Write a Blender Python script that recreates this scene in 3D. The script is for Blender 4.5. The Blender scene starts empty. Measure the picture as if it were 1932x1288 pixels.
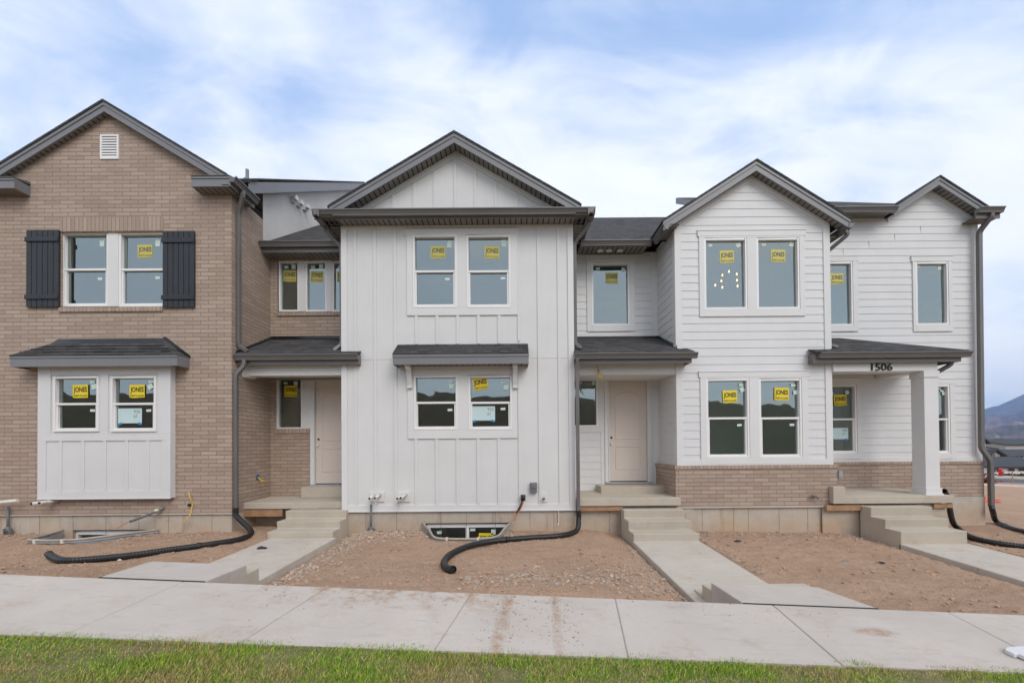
import bpy, bmesh, math, random
from mathutils import Vector, Matrix, noise
random.seed(7)
sc = bpy.context.scene
C = sc.collection
# ---------------------------------------------------------------- camera model
F, CX, CY, CAMZ = 780.0, 966.0, 829.5, 1.85
RHO, PIT = 0.008, 0.0108
_r0, _u0, _f0 = Vector((1,0,0)), Vector((0,-math.sin(PIT),math.cos(PIT))), Vector((0,math.cos(PIT),math.sin(PIT)))
RV = _r0*math.cos(RHO) - _u0*math.sin(RHO)
UV = _r0*math.sin(RHO) + _u0*math.cos(RHO)
FV = _f0
def ray(u, v): return RV*((u-CX)/F) + UV*(-(v-CY)/F) + FV
def W(u, v, Y):
    d = ray(u, v); t = Y/d.y
    return d.x*t, CAMZ + d.z*t
def wx(u, Y, v=640): return W(u, v, Y)[0]
def wz(v, Y, u=966): return W(u, v, Y)[1]
def rect(u0, v0, u1, v1, Y):          # upright rectangle on plane Y
    vm, um = (v0+v1)/2, (u0+u1)/2
    return wx(u0,Y,vm), wx(u1,Y,vm), wz(v1,Y,um), wz(v0,Y,um)
def G(u, v, z):                        # point on a level z
    d = ray(u, v); t = (z-CAMZ)/d.z
    return (d.x*t, d.y*t, z)
cam = bpy.data.cameras.new('camera'); co = bpy.data.objects.new('camera', cam); C.objects.link(co)
co.matrix_world = Matrix(((RV.x,UV.x,-FV.x,0),(RV.y,UV.y,-FV.y,0),(RV.z,UV.z,-FV.z,CAMZ),(0,0,0,1)))
cam.sensor_width = 36; cam.lens = 36*F/1932; cam.shift_x = (966-CX)/1932; cam.shift_y = (CY-644)/1932
cam.clip_start = 0.05; cam.clip_end = 60000
sc.camera = co
# ---------------------------------------------------------------- materials
def newmat(name):
    m = bpy.data.materials.new(name); m.use_nodes = True
    nt = m.node_tree; b = nt.nodes['Principled BSDF']
    return m, nt, b
def N(nt, t, **kw):
    n = nt.nodes.new(t)
    for k, v in kw.items():
        if k.startswith('i_'): n.inputs[int(k[2:]) if k[2:].isdigit() else k[2:].replace('_',' ')].default_value = v
        else: setattr(n, k, v)
    return n
def L(nt, a, b): nt.links.new(a, b)
def noise_fac(nt, scale, detail=4, lo=.35, hi=.65, vec=None, rough=.55):
    n = N(nt, 'ShaderNodeTexNoise'); n.inputs['Scale'].default_value = scale; n.inputs['Detail'].default_value = detail; n.inputs['Roughness'].default_value = rough
    if vec is not None: L(nt, vec, n.inputs['Vector'])
    r = N(nt, 'ShaderNodeMapRange'); r.inputs[1].default_value = lo; r.inputs[2].default_value = hi
    L(nt, n.outputs[0], r.inputs[0]); return r.outputs[0]
def mixc(nt, fac, a, b, mode='MIX'):
    m = N(nt, 'ShaderNodeMix', data_type='RGBA', blend_type=mode)
    for s, v in ((0,fac),(6,a),(7,b)):
        if isinstance(v, (int,float)): m.inputs[s].default_value = v
        elif isinstance(v, tuple): m.inputs[s].default_value = v if len(v)==4 else v+(1,)
        else: L(nt, v, m.inputs[s])
    return m.outputs[2]
def mth(nt, op, a, b=None, c=None, clamp=False):
    m = N(nt, 'ShaderNodeMath', operation=op, use_clamp=clamp)
    for i, v in enumerate((a,b,c)):
        if v is None: continue
        if isinstance(v, (int,float)): m.inputs[i].default_value = v
        else: L(nt, v, m.inputs[i])
    return m.outputs[0]
def objc(nt):
    return N(nt, 'ShaderNodeTexCoord').outputs['Object']
def bump(nt, b, h, strength=.3, dist=.01):
    n = N(nt, 'ShaderNodeBump'); n.inputs['Strength'].default_value = strength; n.inputs['Distance'].default_value = dist
    L(nt, h, n.inputs['Height']); L(nt, n.outputs[0], b.inputs['Normal'])
def plain(name, col, rough=.6, var=.12, scale=3.0, bmp=0, metal=0, spec=.5, streak=0):
    m, nt, b = newmat(name); v = objc(nt)
    f = noise_fac(nt, scale, 5, .3, .7, v)
    c2 = tuple(x*(1-var) for x in col)
    c = mixc(nt, f, col, c2)
    if streak:
        mp = N(nt, 'ShaderNodeMapping'); mp.inputs['Scale'].default_value = (9,9,.6); L(nt, v, mp.inputs[0])
        f3 = noise_fac(nt, 1.0, 4, .5, .8, mp.outputs[0]); c = mixc(nt, mth(nt,'MULTIPLY',f3,streak), c, (col[0]*.72,col[1]*.68,col[2]*.62))
    L(nt, c, b.inputs['Base Color']); b.inputs['Roughness'].default_value = rough; b.inputs['Metallic'].default_value = metal
    b.inputs['Specular IOR Level'].default_value = spec
    if bmp:
        f2 = noise_fac(nt, 60, 4, 0, 1, v); bump(nt, b, f2, bmp, .004)
    return m
def brick_mat(name, vertical=False):
    m, nt, b = newmat(name); v = objc(nt)
    s = N(nt, 'ShaderNodeSeparateXYZ'); L(nt, v, s.inputs[0])
    h = mth(nt, 'ADD', s.outputs[0], s.outputs[1])
    cb = N(nt, 'ShaderNodeCombineXYZ')
    if vertical: L(nt, s.outputs[2], cb.inputs[0]); L(nt, h, cb.inputs[1])
    else: L(nt, h, cb.inputs[0]); L(nt, s.outputs[2], cb.inputs[1])
    br = N(nt, 'ShaderNodeTexBrick'); L(nt, cb.outputs[0], br.inputs['Vector'])
    br.inputs['Scale'].default_value = 1
    br.inputs['Color1'].default_value = (.445,.352,.292,1); br.inputs['Color2'].default_value = (.33,.248,.20,1)
    br.inputs['Mortar'].default_value = (.18,.135,.105,1)  # mortar coloured darker to carry the shadow in the raked joints
    br.inputs['Mortar Size'].default_value = .0065; br.inputs['Mortar Smooth'].default_value = .25
    br.inputs['Bias'].default_value = -.1
    br.inputs['Brick Width'].default_value = .322 if not vertical else .6; br.inputs['Row Height'].default_value = .0838
    br.offset = .5; 
    f = noise_fac(nt, 1.1, 4, .3, .7, v); c = mixc(nt, mth(nt,'MULTIPLY',f,.35), br.outputs[0], (.29,.215,.165))
    f2 = noise_fac(nt, 45, 4, .3, .75, v); c = mixc(nt, mth(nt,'MULTIPLY',f2,.32), c, (.45,.34,.25))
    L(nt, c, b.inputs['Base Color']); b.inputs['Roughness'].default_value = .85; b.inputs['Specular IOR Level'].default_value = .2
    hgt = mth(nt, 'ADD', mth(nt,'SUBTRACT',1.0, br.outputs[1]), mth(nt,'MULTIPLY',f2,.15))
    bump(nt, b, hgt, .7, .008)
    return m
def shingle_mat(name, axis='x'):
    m, nt, b = newmat(name); v = objc(nt)
    s = N(nt, 'ShaderNodeSeparateXYZ'); L(nt, v, s.inputs[0])
    cb = N(nt, 'ShaderNodeCombineXYZ'); L(nt, s.outputs[0 if axis=='x' else 1], cb.inputs[0]); L(nt, s.outputs[2], cb.inputs[1])
    br = N(nt, 'ShaderNodeTexBrick'); L(nt, cb.outputs[0], br.inputs['Vector']); br.inputs['Scale'].default_value = 1
    br.inputs['Color1'].default_value = (.028,.028,.030,1); br.inputs['Color2'].default_value = (.085,.082,.082,1); br.inputs['Mortar'].default_value = (.012,.012,.013,1)
    br.inputs['Mortar Size'].default_value = .006; br.inputs['Brick Width'].default_value = .24; br.inputs['Row Height'].default_value = .062
    br.inputs['Mortar Smooth'].default_value = .1
    br.offset = .37; br.squash = .7; br.squash_frequency = 3
    f = noise_fac(nt, 90, 3, .35, .7, v); c = mixc(nt, mth(nt,'MULTIPLY',f,.5), br.outputs[0], (.12,.115,.11))
    f4 = noise_fac(nt, 2.2, 3, .35, .7, v); c = mixc(nt, mth(nt,'MULTIPLY',f4,.3), c, (.09,.085,.08))
    L(nt, c, b.inputs['Base Color']); b.inputs['Roughness'].default_value = .95; b.inputs['Specular IOR Level'].default_value = .15
    bump(nt, b, br.outputs[0], .6, .02)
    return m
def concrete_mat(name, col=(.50,.455,.41), stain=(.36,.23,.15), soil=.0, tracks=False, cast=False, lowz=None):
    m, nt, b = newmat(name); v = objc(nt)
    f = noise_fac(nt, 1.3, 5, .3, .7, v); c = mixc(nt, f, col, tuple(x*.86 for x in col))
    f2 = noise_fac(nt, 16, 6, .35, .7, v, .7); c = mixc(nt, mth(nt,'MULTIPLY',f2,.3), c, tuple(x*.76 for x in col))
    f2b = noise_fac(nt, 130, 3, .4, .75, v, .7); c = mixc(nt, mth(nt,'MULTIPLY',f2b,.3), c, tuple(x*.72 for x in col))
    mp = N(nt, 'ShaderNodeMapping'); mp.inputs['Scale'].default_value = (1.2,5,1); mp.inputs['Rotation'].default_value=(0,0,.25); L(nt, v, mp.inputs[0])
    f3 = noise_fac(nt, 2.6, 4, .56, .74, mp.outputs[0]); c = mixc(nt, mth(nt,'MULTIPLY',f3,.3), c, (.29,.28,.28))
    s = N(nt, 'ShaderNodeSeparateXYZ'); L(nt, v, s.inputs[0])
    if soil:
        f4 = noise_fac(nt, 2.3, 6, .52, .68, v, .65); f5 = noise_fac(nt, 22, 4, .38, .62, v, .7)
        c = mixc(nt, mth(nt,'MULTIPLY', mth(nt,'MULTIPLY',f4,f5), soil), c, stain)
    if tracks:
        nz = noise_fac(nt, 9, 6, .36, .62, v, .75)
        wob = noise_fac(nt, 3, 3, 0, 1, v)
        tot = None
        for x0, k, wdt, st in ((-.05,.07,.075,.95),(.43,.06,.055,.8)):
            cx = mth(nt,'SUBTRACT', x0, mth(nt,'MULTIPLY', mth(nt,'SUBTRACT',4.31,s.outputs[1]), k))
            d = mth(nt,'ABSOLUTE', mth(nt,'SUBTRACT', mth(nt,'ADD', s.outputs[0], mth(nt,'MULTIPLY', mth(nt,'SUBTRACT',wob,.5), .09)), cx))
            mk = mth(nt,'SUBTRACT', 1.0, mth(nt,'DIVIDE', d, wdt), clamp=True)
            mk = mth(nt,'MULTIPLY', mth(nt,'MULTIPLY', mth(nt,'POWER',mk,.5), nz), st)
            tot = mk if tot is None else mth(nt,'MAXIMUM', tot, mk)
        # loose soil carried onto the slabs along the yard edge
        edge = mth(nt,'SUBTRACT', 1.0, mth(nt,'DIVIDE', mth(nt,'SUBTRACT',4.31,s.outputs[1]), .42), clamp=True)
        xb = mth(nt,'SUBTRACT', 1.0, mth(nt,'DIVIDE', mth(nt,'ABSOLUTE', mth(nt,'ADD', s.outputs[0], 1.1)), 1.5), clamp=True)
        nz2 = noise_fac(nt, 5.5, 6, .47, .62, v, .7)
        tot = mth(nt,'MAXIMUM', tot, mth(nt,'MULTIPLY', mth(nt,'MULTIPLY', mth(nt,'POWER',edge,.5), mth(nt,'POWER',xb,.35)), nz2))
        # one spilled patch further right
        d2 = mth(nt,'ADD', mth(nt,'POWER', mth(nt,'DIVIDE', mth(nt,'SUBTRACT', s.outputs[0], 3.33), .25), 2.0), mth(nt,'POWER', mth(nt,'DIVIDE', mth(nt,'SUBTRACT', s.outputs[1], 3.82), .09), 2.0))
        pt = mth(nt,'MULTIPLY', mth(nt,'SUBTRACT',1.0,d2,clamp=True), nz)
        tot = mth(nt,'MAXIMUM', tot, pt)
        c = mixc(nt, tot, c, (.36,.225,.145))
    if lowz is not None:
        g = N(nt, 'ShaderNodeMapRange'); g.inputs[1].default_value = lowz+.50; g.inputs[2].default_value = lowz+.05; L(nt, s.outputs[2], g.inputs[0])
        f6 = noise_fac(nt, 2.2, 4, .2, .8, v)
        f8 = noise_fac(nt, 5, 5, .35, .65, v, .7)
        c = mixc(nt, mth(nt,'MULTIPLY', g.outputs[0], mth(nt,'ADD', mth(nt,'MULTIPLY',f6,.75), .2)), c, (.50,.33,.20))
        c = mixc(nt, mth(nt,'MULTIPLY', f8, .22), c, (.30,.25,.19))
        mpv = N(nt,'ShaderNodeMapping'); mpv.inputs['Scale'].default_value = (7,7,.9); L(nt,v,mpv.inputs[0]); f9 = noise_fac(nt, 1.0, 4, .58, .75, mpv.outputs[0]); c = mixc(nt, mth(nt,'MULTIPLY', f9, .45), c, (.20,.17,.13))
        f7 = noise_fac(nt, 1.2, 2, .55, .8, v); c = mixc(nt, mth(nt,'MULTIPLY', f7, .5), c, (.50,.40,.22))
    L(nt, c, b.inputs['Base Color']); b.inputs['Roughness'].default_value = .9; b.inputs['Specular IOR Level'].default_value = .2
    bump(nt, b, mth(nt,'ADD', f2b, mth(nt,'MULTIPLY',f2,.8)), .35, .004)
    return m
M = {}
M['brick'] = brick_mat('brick'); M['soldier'] = brick_mat('soldier_brick', True)
M['shingle'] = shingle_mat('shingle'); M['shingle_y'] = shingle_mat('shingle_side','y')
M['white'] = plain('white_siding_paint', (.675,.665,.65), .55, .06, 1.5, .25, streak=.10)
M['lap'] = plain('white_lap_paint', (.67,.665,.66), .5, .06, 1.5, .25, streak=.10)
M['trim'] = plain('trim_paint', (.69,.68,.665), .5, .05, 2, .15)
M['bay'] = plain('bay_paint', (.67,.665,.66), .5, .05, 2, .15)
M['vinyl'] = plain('vinyl_frame', (.80,.78,.76), .35, .03, 2)
M['gutter'] = plain('gutter_aluminium', (.145,.135,.13), .38, .15, 2, metal=.0, spec=.6)
M['fascia'] = plain('fascia_metal', (.19,.19,.198), .42, .12, 1.2, spec=.6)
M['soffit'] = plain('soffit_panel', (.22,.20,.18), .5, .2, 1.5)
M['shutter'] = plain('shutter_paint', (.022,.024,.030), .5, .3, 3)
M['door'] = plain('door_primer', (.66,.57,.50), .5, .04, 2)
M['stucco'] = plain('stucco', (.70,.66,.61), .95, .15, 1.2, .9)
M['pvc'] = plain('pvc', (.70,.66,.58), .4, .1, 5)
M['conduit'] = plain('grey_conduit', (.17,.18,.19), .5, .25, 8)
M['blackpipe'] = plain('black_corrugated_plastic', (.012,.012,.013), .42, .3, 12, spec=.5)
M['galv'] = plain('galvanised_steel', (.46,.48,.50), .45, .25, 4, metal=.35)
M['rim'] = plain('well_rim_plastic', (.42,.36,.29), .6, .2, 4)
M['wood'] = plain('raw_lumber', (.42,.24,.13), .8, .35, 6, .3)
M['hole'] = plain('dark_hollow', (.01,.01,.01), .8)
M['yellow'] = plain('yellow_wire', (.75,.48,.02), .5)
M['orange'] = plain('orange_conduit', (.55,.16,.07), .5)
M['bluetape'] = plain('blue_box', (.03,.12,.30), .5)
M['stick_y'] = plain('yellow_sticker', (.80,.62,.02), .5, .03)
M['stick_y_up'] = plain('glare_paled_sticker', (.60,.52,.10), .5, .05); M['stick_k_up'] = plain('glare_greyed_ink', (.10,.11,.11), .6)  # upper stickers: pane reflection painted in as paler yellow and greyer ink
M['stick_k'] = plain('black_ink', (.015,.015,.015), .6)
M['stick_w'] = plain('pale_sticker', (.60,.72,.64), .6, .05)
M['card'] = plain('pale_blue_card', (.52,.66,.66), .6, .05)
M['concrete'] = concrete_mat('concrete_sidewalk', (.57,.51,.45), soil=.45, tracks=True)
M['walk'] = concrete_mat('concrete_walk', (.58,.52,.445), stain=(.46,.32,.22), soil=.8)
M['steps'] = concrete_mat('concrete_steps', (.54,.475,.385), soil=.3)
M['found'] = concrete_mat('cast_foundation', (.56,.52,.455), soil=.5, lowz=0)
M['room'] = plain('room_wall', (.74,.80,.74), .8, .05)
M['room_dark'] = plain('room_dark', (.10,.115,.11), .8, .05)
M['seam'] = plain('seam_shade', (.26,.215,.165), .9, .3, 5)
M['membrane'] = plain('black_membrane', (.01,.01,.012), .22, .1)
def glassmat(name, base=.25, tint=(.78,.90,.84), gt=(.84,.95,.93)):
    m = bpy.data.materials.new(name); m.use_nodes = True; nt = m.node_tree
    for n in list(nt.nodes): nt.nodes.remove(n)
    o = N(nt,'ShaderNodeOutputMaterial'); mx = N(nt,'ShaderNodeMixShader'); t = N(nt,'ShaderNodeBsdfTransparent'); g = N(nt,'ShaderNodeBsdfGlossy')
    t.inputs[0].default_value = tint+(1,); g.inputs[0].default_value = gt+(1,); g.inputs['Roughness'].default_value = .015
    fr = N(nt,'ShaderNodeFresnel'); fr.inputs[0].default_value = 1.5
    f = mth(nt,'ADD', fr.outputs[0], base, clamp=True)
    v = objc(nt); n2 = N(nt,'ShaderNodeTexNoise'); n2.inputs['Scale'].default_value = 1.3; L(nt,v,n2.inputs['Vector'])
    bp = N(nt,'ShaderNodeBump'); bp.inputs['Strength'].default_value=.12; bp.inputs['Distance'].default_value=.045; L(nt,n2.outputs[0],bp.inputs['Height']); L(nt,bp.outputs[0],g.inputs['Normal'])
    L(nt,f,mx.inputs[0]); L(nt,t.outputs[0],mx.inputs[1]); L(nt,g.outputs[0],mx.inputs[2]); L(nt,mx.outputs[0],o.inputs[0])
    return m
M['glass'] = glassmat('window_glass')
# ---------------------------------------------------------------- mesh builder
class MB:
    def __init__(s): s.v = []; s.f = []; s.mi = []; s.cur = 0; s.smooth = set()
    def face(s, pts):
        i = len(s.v); s.v += [tuple(p) for p in pts]; s.f.append(tuple(range(i, i+len(pts)))); s.mi.append(s.cur)
    def box(s, x0, x1, y0, y1, z0, z1):
        if x0 > x1: x0, x1 = x1, x0
        if y0 > y1: y0, y1 = y1, y0
        if z0 > z1: z0, z1 = z1, z0
        p = [(x,y,z) for z in (z0,z1) for y in (y0,y1) for x in (x0,x1)]
        for q in ((0,2,3,1),(4,5,7,6),(0,1,5,4),(2,6,7,3),(0,4,6,2),(1,3,7,5)): s.face([p[i] for i in q])
        return s
    def hexa(s, b, t):                     # bottom quad, top quad (ccw from above)
        s.face(b[::-1]); s.face(t)
        n = len(b)
        for i in range(n): j = (i+1)%n; s.face([b[i],b[j],t[j],t[i]])
        return s
    def prism_y(s, poly, y0, y1):          # poly in (x,z)
        a = [(x,y0,z) for x,z in poly]; b = [(x,y1,z) for x,z in poly]
        s.face(a); s.face(b[::-1])
        n = len(poly)
        for i in range(n): j=(i+1)%n; s.face([a[j],a[i],b[i],b[j]])
        return s
    def sweep(s, prof, p0, p1, out):       # prof (d outward, z) swept p0->p1 (x,y,z)
        o = Vector(out); a = [tuple(Vector(p0)+o*d+Vector((0,0,z))) for d,z in prof]; b = [tuple(Vector(p1)+o*d+Vector((0,0,z))) for d,z in prof]
        n = len(prof); s.face(a); s.face(b[::-1])
        for i in range(n): j=(i+1)%n; s.face([a[j],a[i],b[i],b[j]])
        return s
    def tube(s, pts, r, n=10, sq=False, ribs=False, cap=True, ry=None):
        pts = [Vector(p) for p in pts]; rings = []
        up0 = Vector((0,0,1)); prev = None
        for i, p in enumerate(pts):
            t = (pts[min(i+1,len(pts)-1)] - pts[max(i-1,0)]).normalized()
            if prev is None:
                a = Vector((0,1,0)) if abs(t.y) < .8 else Vector((1,0,0))
            else: a = prev
            a = (a - t*a.dot(t)).normalized(); prev = a; bb = t.cross(a).normalized()
            rr = r*(1.0 if not ribs else (1.0 if i%2 else .93))
            ring = []
            for k in range(4 if sq else n):
                th = 2*math.pi*(k+.5)/(4 if sq else n); q = rr*(1.35 if sq else 1)
                ring.append(len(s.v)); s.v.append(tuple(p + a*math.cos(th)*q + bb*math.sin(th)*(q if ry is None else q*ry)))
            rings.append(ring)
        m = len(rings[0])
        for i in range(len(rings)-1):
            for k in range(m):
                s.f.append((rings[i][k], rings[i][(k+1)%m], rings[i+1][(k+1)%m], rings[i+1][k])); s.mi.append(s.cur)
                if not sq and not ribs: s.smooth.add(len(s.f)-1)
        if cap: s.f.append(tuple(rings[0][::-1])); s.mi.append(s.cur); s.f.append(tuple(rings[-1])); s.mi.append(s.cur)
        return s
    def build(s, name, mats, parent=None, label=None, bevel=0):
        me = bpy.data.meshes.new(name); me.from_pydata(s.v, [], s.f)
        if not isinstance(mats, (list,tuple)): mats = [mats]
        for m in mats: me.materials.append(m)
        me.polygons.foreach_set('material_index', s.mi)
        me.polygons.foreach_set('use_smooth', [i in s.smooth for i in range(len(s.f))])
        me.update()
        if bevel or True:
            bm = bmesh.new(); bm.from_mesh(me)
            if bevel: bmesh.ops.remove_doubles(bm, verts=bm.verts, dist=1e-5)
            bmesh.ops.recalc_face_normals(bm, faces=bm.faces) if bevel else None
            bm.to_mesh(me); bm.free()
        o = bpy.data.objects.new(name, me); C.objects.link(o)
        if parent is not None:
            o.parent = parent
            if parent.type == 'EMPTY': o.matrix_parent_inverse = Matrix.Translation(-Vector(parent.location))
        if label: o['label'] = label
        if bevel:
            md = o.modifiers.new('bevel','BEVEL'); md.width = bevel; md.segments = 2; md.limit_method = 'ANGLE'
        return o
def thing(name, label, cat, loc=(0,0,0), group=None):
    o = bpy.data.objects.new(name, None); C.objects.link(o); o.location = loc; o.empty_display_size = .2
    o['label'] = label; o['category'] = cat
    if group: o['group'] = group
    return o
def tag(o, label, cat, group=None, kind=None):
    if label: o['label'] = label
    if cat: o['category'] = cat
    if group: o['group'] = group
    if kind: o['kind'] = kind
    return o
def struct(o): o['kind'] = 'structure'; return o
def curve(pts, n=8):                        # Catmull-Rom
    P = [Vector(p) for p in pts]; P = [P[0]*2-P[1]] + P + [P[-1]*2-P[-2]]; out = []
    for i in range(1, len(P)-2):
        for k in range(n):
            t = k/n; a,b,c,d = P[i-1],P[i],P[i+1],P[i+2]
            out.append(.5*((2*b)+(c-a)*t+(2*a-5*b+4*c-d)*t*t+(3*b-a-3*c+d)*t**3))
    out.append(P[-2]); return out
def resample(pts, step):
    out = [pts[0]]; acc = 0
    for a, b in zip(pts, pts[1:]):
        d = (b-a).length
        while acc + d >= step:
            t = (step-acc)/d; a = a.lerp(b, t); out.append(a.copy()); d = (b-a).length; acc = 0
        acc += d
    return out
# ---------------------------------------------------------------- walls
def clip(poly, f):                          # keep f(p) >= 0
    out = []
    for i, p in enumerate(poly):
        q = poly[(i+1)%len(poly)]; a, b = f(p), f(q)
        if a >= 0: out.append(p)
        if (a >= 0) != (b >= 0):
            t = a/(a-b); out.append((p[0]+(q[0]-p[0])*t, p[1]+(q[1]-p[1])*t))
    return out
def clip_convex(poly, conv):
    n = len(conv); A = sum(conv[i][0]*conv[(i+1)%n][1]-conv[(i+1)%n][0]*conv[i][1] for i in range(n))
    sg = 1 if A > 0 else -1
    for i in range(n):
        (ax,az),(bx,bz) = conv[i], conv[(i+1)%n]
        poly = clip(poly, lambda p: sg*((bx-ax)*(p[1]-az)-(bz-az)*(p[0]-ax))+1e-9)
        if len(poly) < 3: return []
    return poly
def wall(mb, outlines, holes, pos, lap=None, z0=0, lip=.009):
    """outlines: convex polys (a,z); holes (a0,a1,z0,z1); pos(a,z,t)->xyz with t = out of the wall"""
    for oc in outlines:
        zmin, zmax = min(p[1] for p in oc), max(p[1] for p in oc); amin, amax = min(p[0] for p in oc)-.01, max(p[0] for p in oc)+.01
        zs = {zmin, zmax}
        for h in holes:
            for z in h[2:]:
                if zmin < z < zmax: zs.add(z)
        courses = []
        if lap:
            k = math.ceil((zmin-z0)/lap)
            while z0+k*lap < zmax: courses.append(z0+k*lap); zs.add(z0+k*lap); k += 1
        zs = sorted(zs)
        for za, zb in zip(zs, zs[1:]):
            if zb-za < 1e-6: continue
            zm = (za+zb)/2; iv = [(amin, amax)]
            for h in holes:
                if h[2] < zm < h[3]:
                    nv = []
                    for a, b in iv:
                        if h[1] <= a or h[0] >= b: nv.append((a,b)); continue
                        if h[0] > a: nv.append((a,h[0]))
                        if h[1] < b: nv.append((h[1],b))
                    iv = nv
            for a, b in iv:
                poly = clip_convex([(a,za),(b,za),(b,zb),(a,zb)], oc)
                if len(poly) < 3: continue
                if lap:
                    k = math.floor((zm-z0)/lap+1e-6); cb = z0+k*lap
                    T = lambda z: lip*(1-(z-cb)/lap)+.002
                    mb.face([pos(p[0],p[1],T(p[1])) for p in poly])
                    if abs(za-cb) < 1e-5:
                        bt = [p for p in poly if abs(p[1]-za) < 1e-6]
                        if len(bt) >= 2:
                            x0, x1 = min(p[0] for p in bt), max(p[0] for p in bt)
                            mb.face([pos(x0,za,.002),pos(x1,za,.002),pos(x1,za,lip+.002),pos(x0,za,lip+.002)])
                else: mb.face([pos(p[0],p[1],0) for p in poly])
    return mb
def front(Y): return lambda a,z,t: (a, Y-t, z)
def side_r(X): return lambda a,z,t: (X+t, a, z)      # faces +x
def side_l(X): return lambda a,z,t: (X-t, a, z)      # faces -x
# ---------------------------------------------------------------- stickers
def text_mesh(body, width, height, bold=.0):
    cu = bpy.data.curves.new('lettering','FONT'); cu.body = body; cu.size = 1; cu.offset = bold; cu.resolution_u = 3
    o = bpy.data.objects.new('lettering', cu); C.objects.link(o)
    me = bpy.data.meshes.new_from_object(o.evaluated_get(bpy.context.evaluated_depsgraph_get()))
    vs = [v.co.copy() for v in me.vertices]; fs = [tuple(p.vertices) for p in me.polygons]
    bpy.data.objects.remove(o); bpy.data.curves.remove(cu); bpy.data.meshes.remove(me)
    x0, x1 = min(v.x for v in vs), max(v.x for v in vs); y0, y1 = min(v.y for v in vs), max(v.y for v in vs)
    return [((v.x-x0)/(x1-x0)*width-width/2, (v.y-y0)/(y1-y0)*height-height/2) for v in vs], fs
T1 = text_mesh('JONES', .88, .50, .03); T2 = text_mesh('PAINT & GLASS', .90, .17, .015)
def flat_piece(mb, shape, fs, cx, cz, Y, ang, sx, sz, dx=0, dz=0):
    i = len(mb.v); ca, sa = math.cos(ang), math.sin(ang)
    for x, z in shape:
        x, z = x*sx+dx, z*sz+dz; mb.v.append((cx+x*ca-z*sa, Y, cz+x*sa+z*ca))
    for f in fs: mb.f.append(tuple(i+k for k in f)); mb.mi.append(mb.cur)
Q = ([(-.5,-.5),(.5,-.5),(.5,.5),(-.5,.5)], [(0,1,2,3)])
def jones(parent, u, v, Y, ang=0, w=.31, h=.27, lab=None, inset=0):
    x, z = W(u, v, Y); mb = MB(); yy = Y-.004; ang += random.uniform(-.035,.035)
    torn = [(-.5,-.5+random.uniform(0,.08)),(-.2,-.5),(.5,-.5+random.uniform(0,.05)),(.5,.5),(-.5,.5)]
    flat_piece(mb, torn, [(0,1,2,3,4)], x, z, yy, ang, w, h)
    mb.cur = 1
    flat_piece(mb, *T1, x, z, yy-.002, ang, w, h, 0, h*.08)
    flat_piece(mb, *T2, x, z, yy-.002, ang, w, h, 0, -h*.33)
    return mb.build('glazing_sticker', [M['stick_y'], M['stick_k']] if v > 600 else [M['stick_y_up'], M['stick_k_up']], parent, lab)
def pale(parent, u, v, Y, w=.11, h=.06, ang=0):
    x, z = W(u, v, Y); mb = MB(); flat_piece(mb, *Q, x, z, Y-.004, ang+random.uniform(-.06,.06), w, h); return mb.build('paper_label', M['stick_w'], parent)
def card(parent, u0, v0, u1, v1, Y, number):
    x0,x1,z0,z1 = rect(u0,v0,u1,v1,Y); mb = MB(); w, h = x1-x0, z1-z0; cx, cz = (x0+x1)/2, (z0+z1)/2
    flat_piece(mb, *Q, cx, cz, Y-.004, 0, w, h); mb.cur = 1
    t, f = text_mesh(number, .26*w, .2*h); flat_piece(mb, t, f, cx+.3*w, cz+.28*h, Y-.006, 0, 1, 1)
    t, f = text_mesh('67', .15*w, .2*h); flat_piece(mb, t, f, cx+.24*w, cz-.04*h, Y-.006, 0, 1, 1)
    mb.cur = 2; flat_piece(mb, *Q, x0+.05, z0-.012, Y-.007, .3, .07, .04); flat_piece(mb, *Q, x1-.04, z0-.01, Y-.007, -.3, .08, .04)
    return mb.build('job_card', [M['card'], M['conduit'], plain('blue_painters_tape',(.02,.25,.5),.6)], parent)
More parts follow.
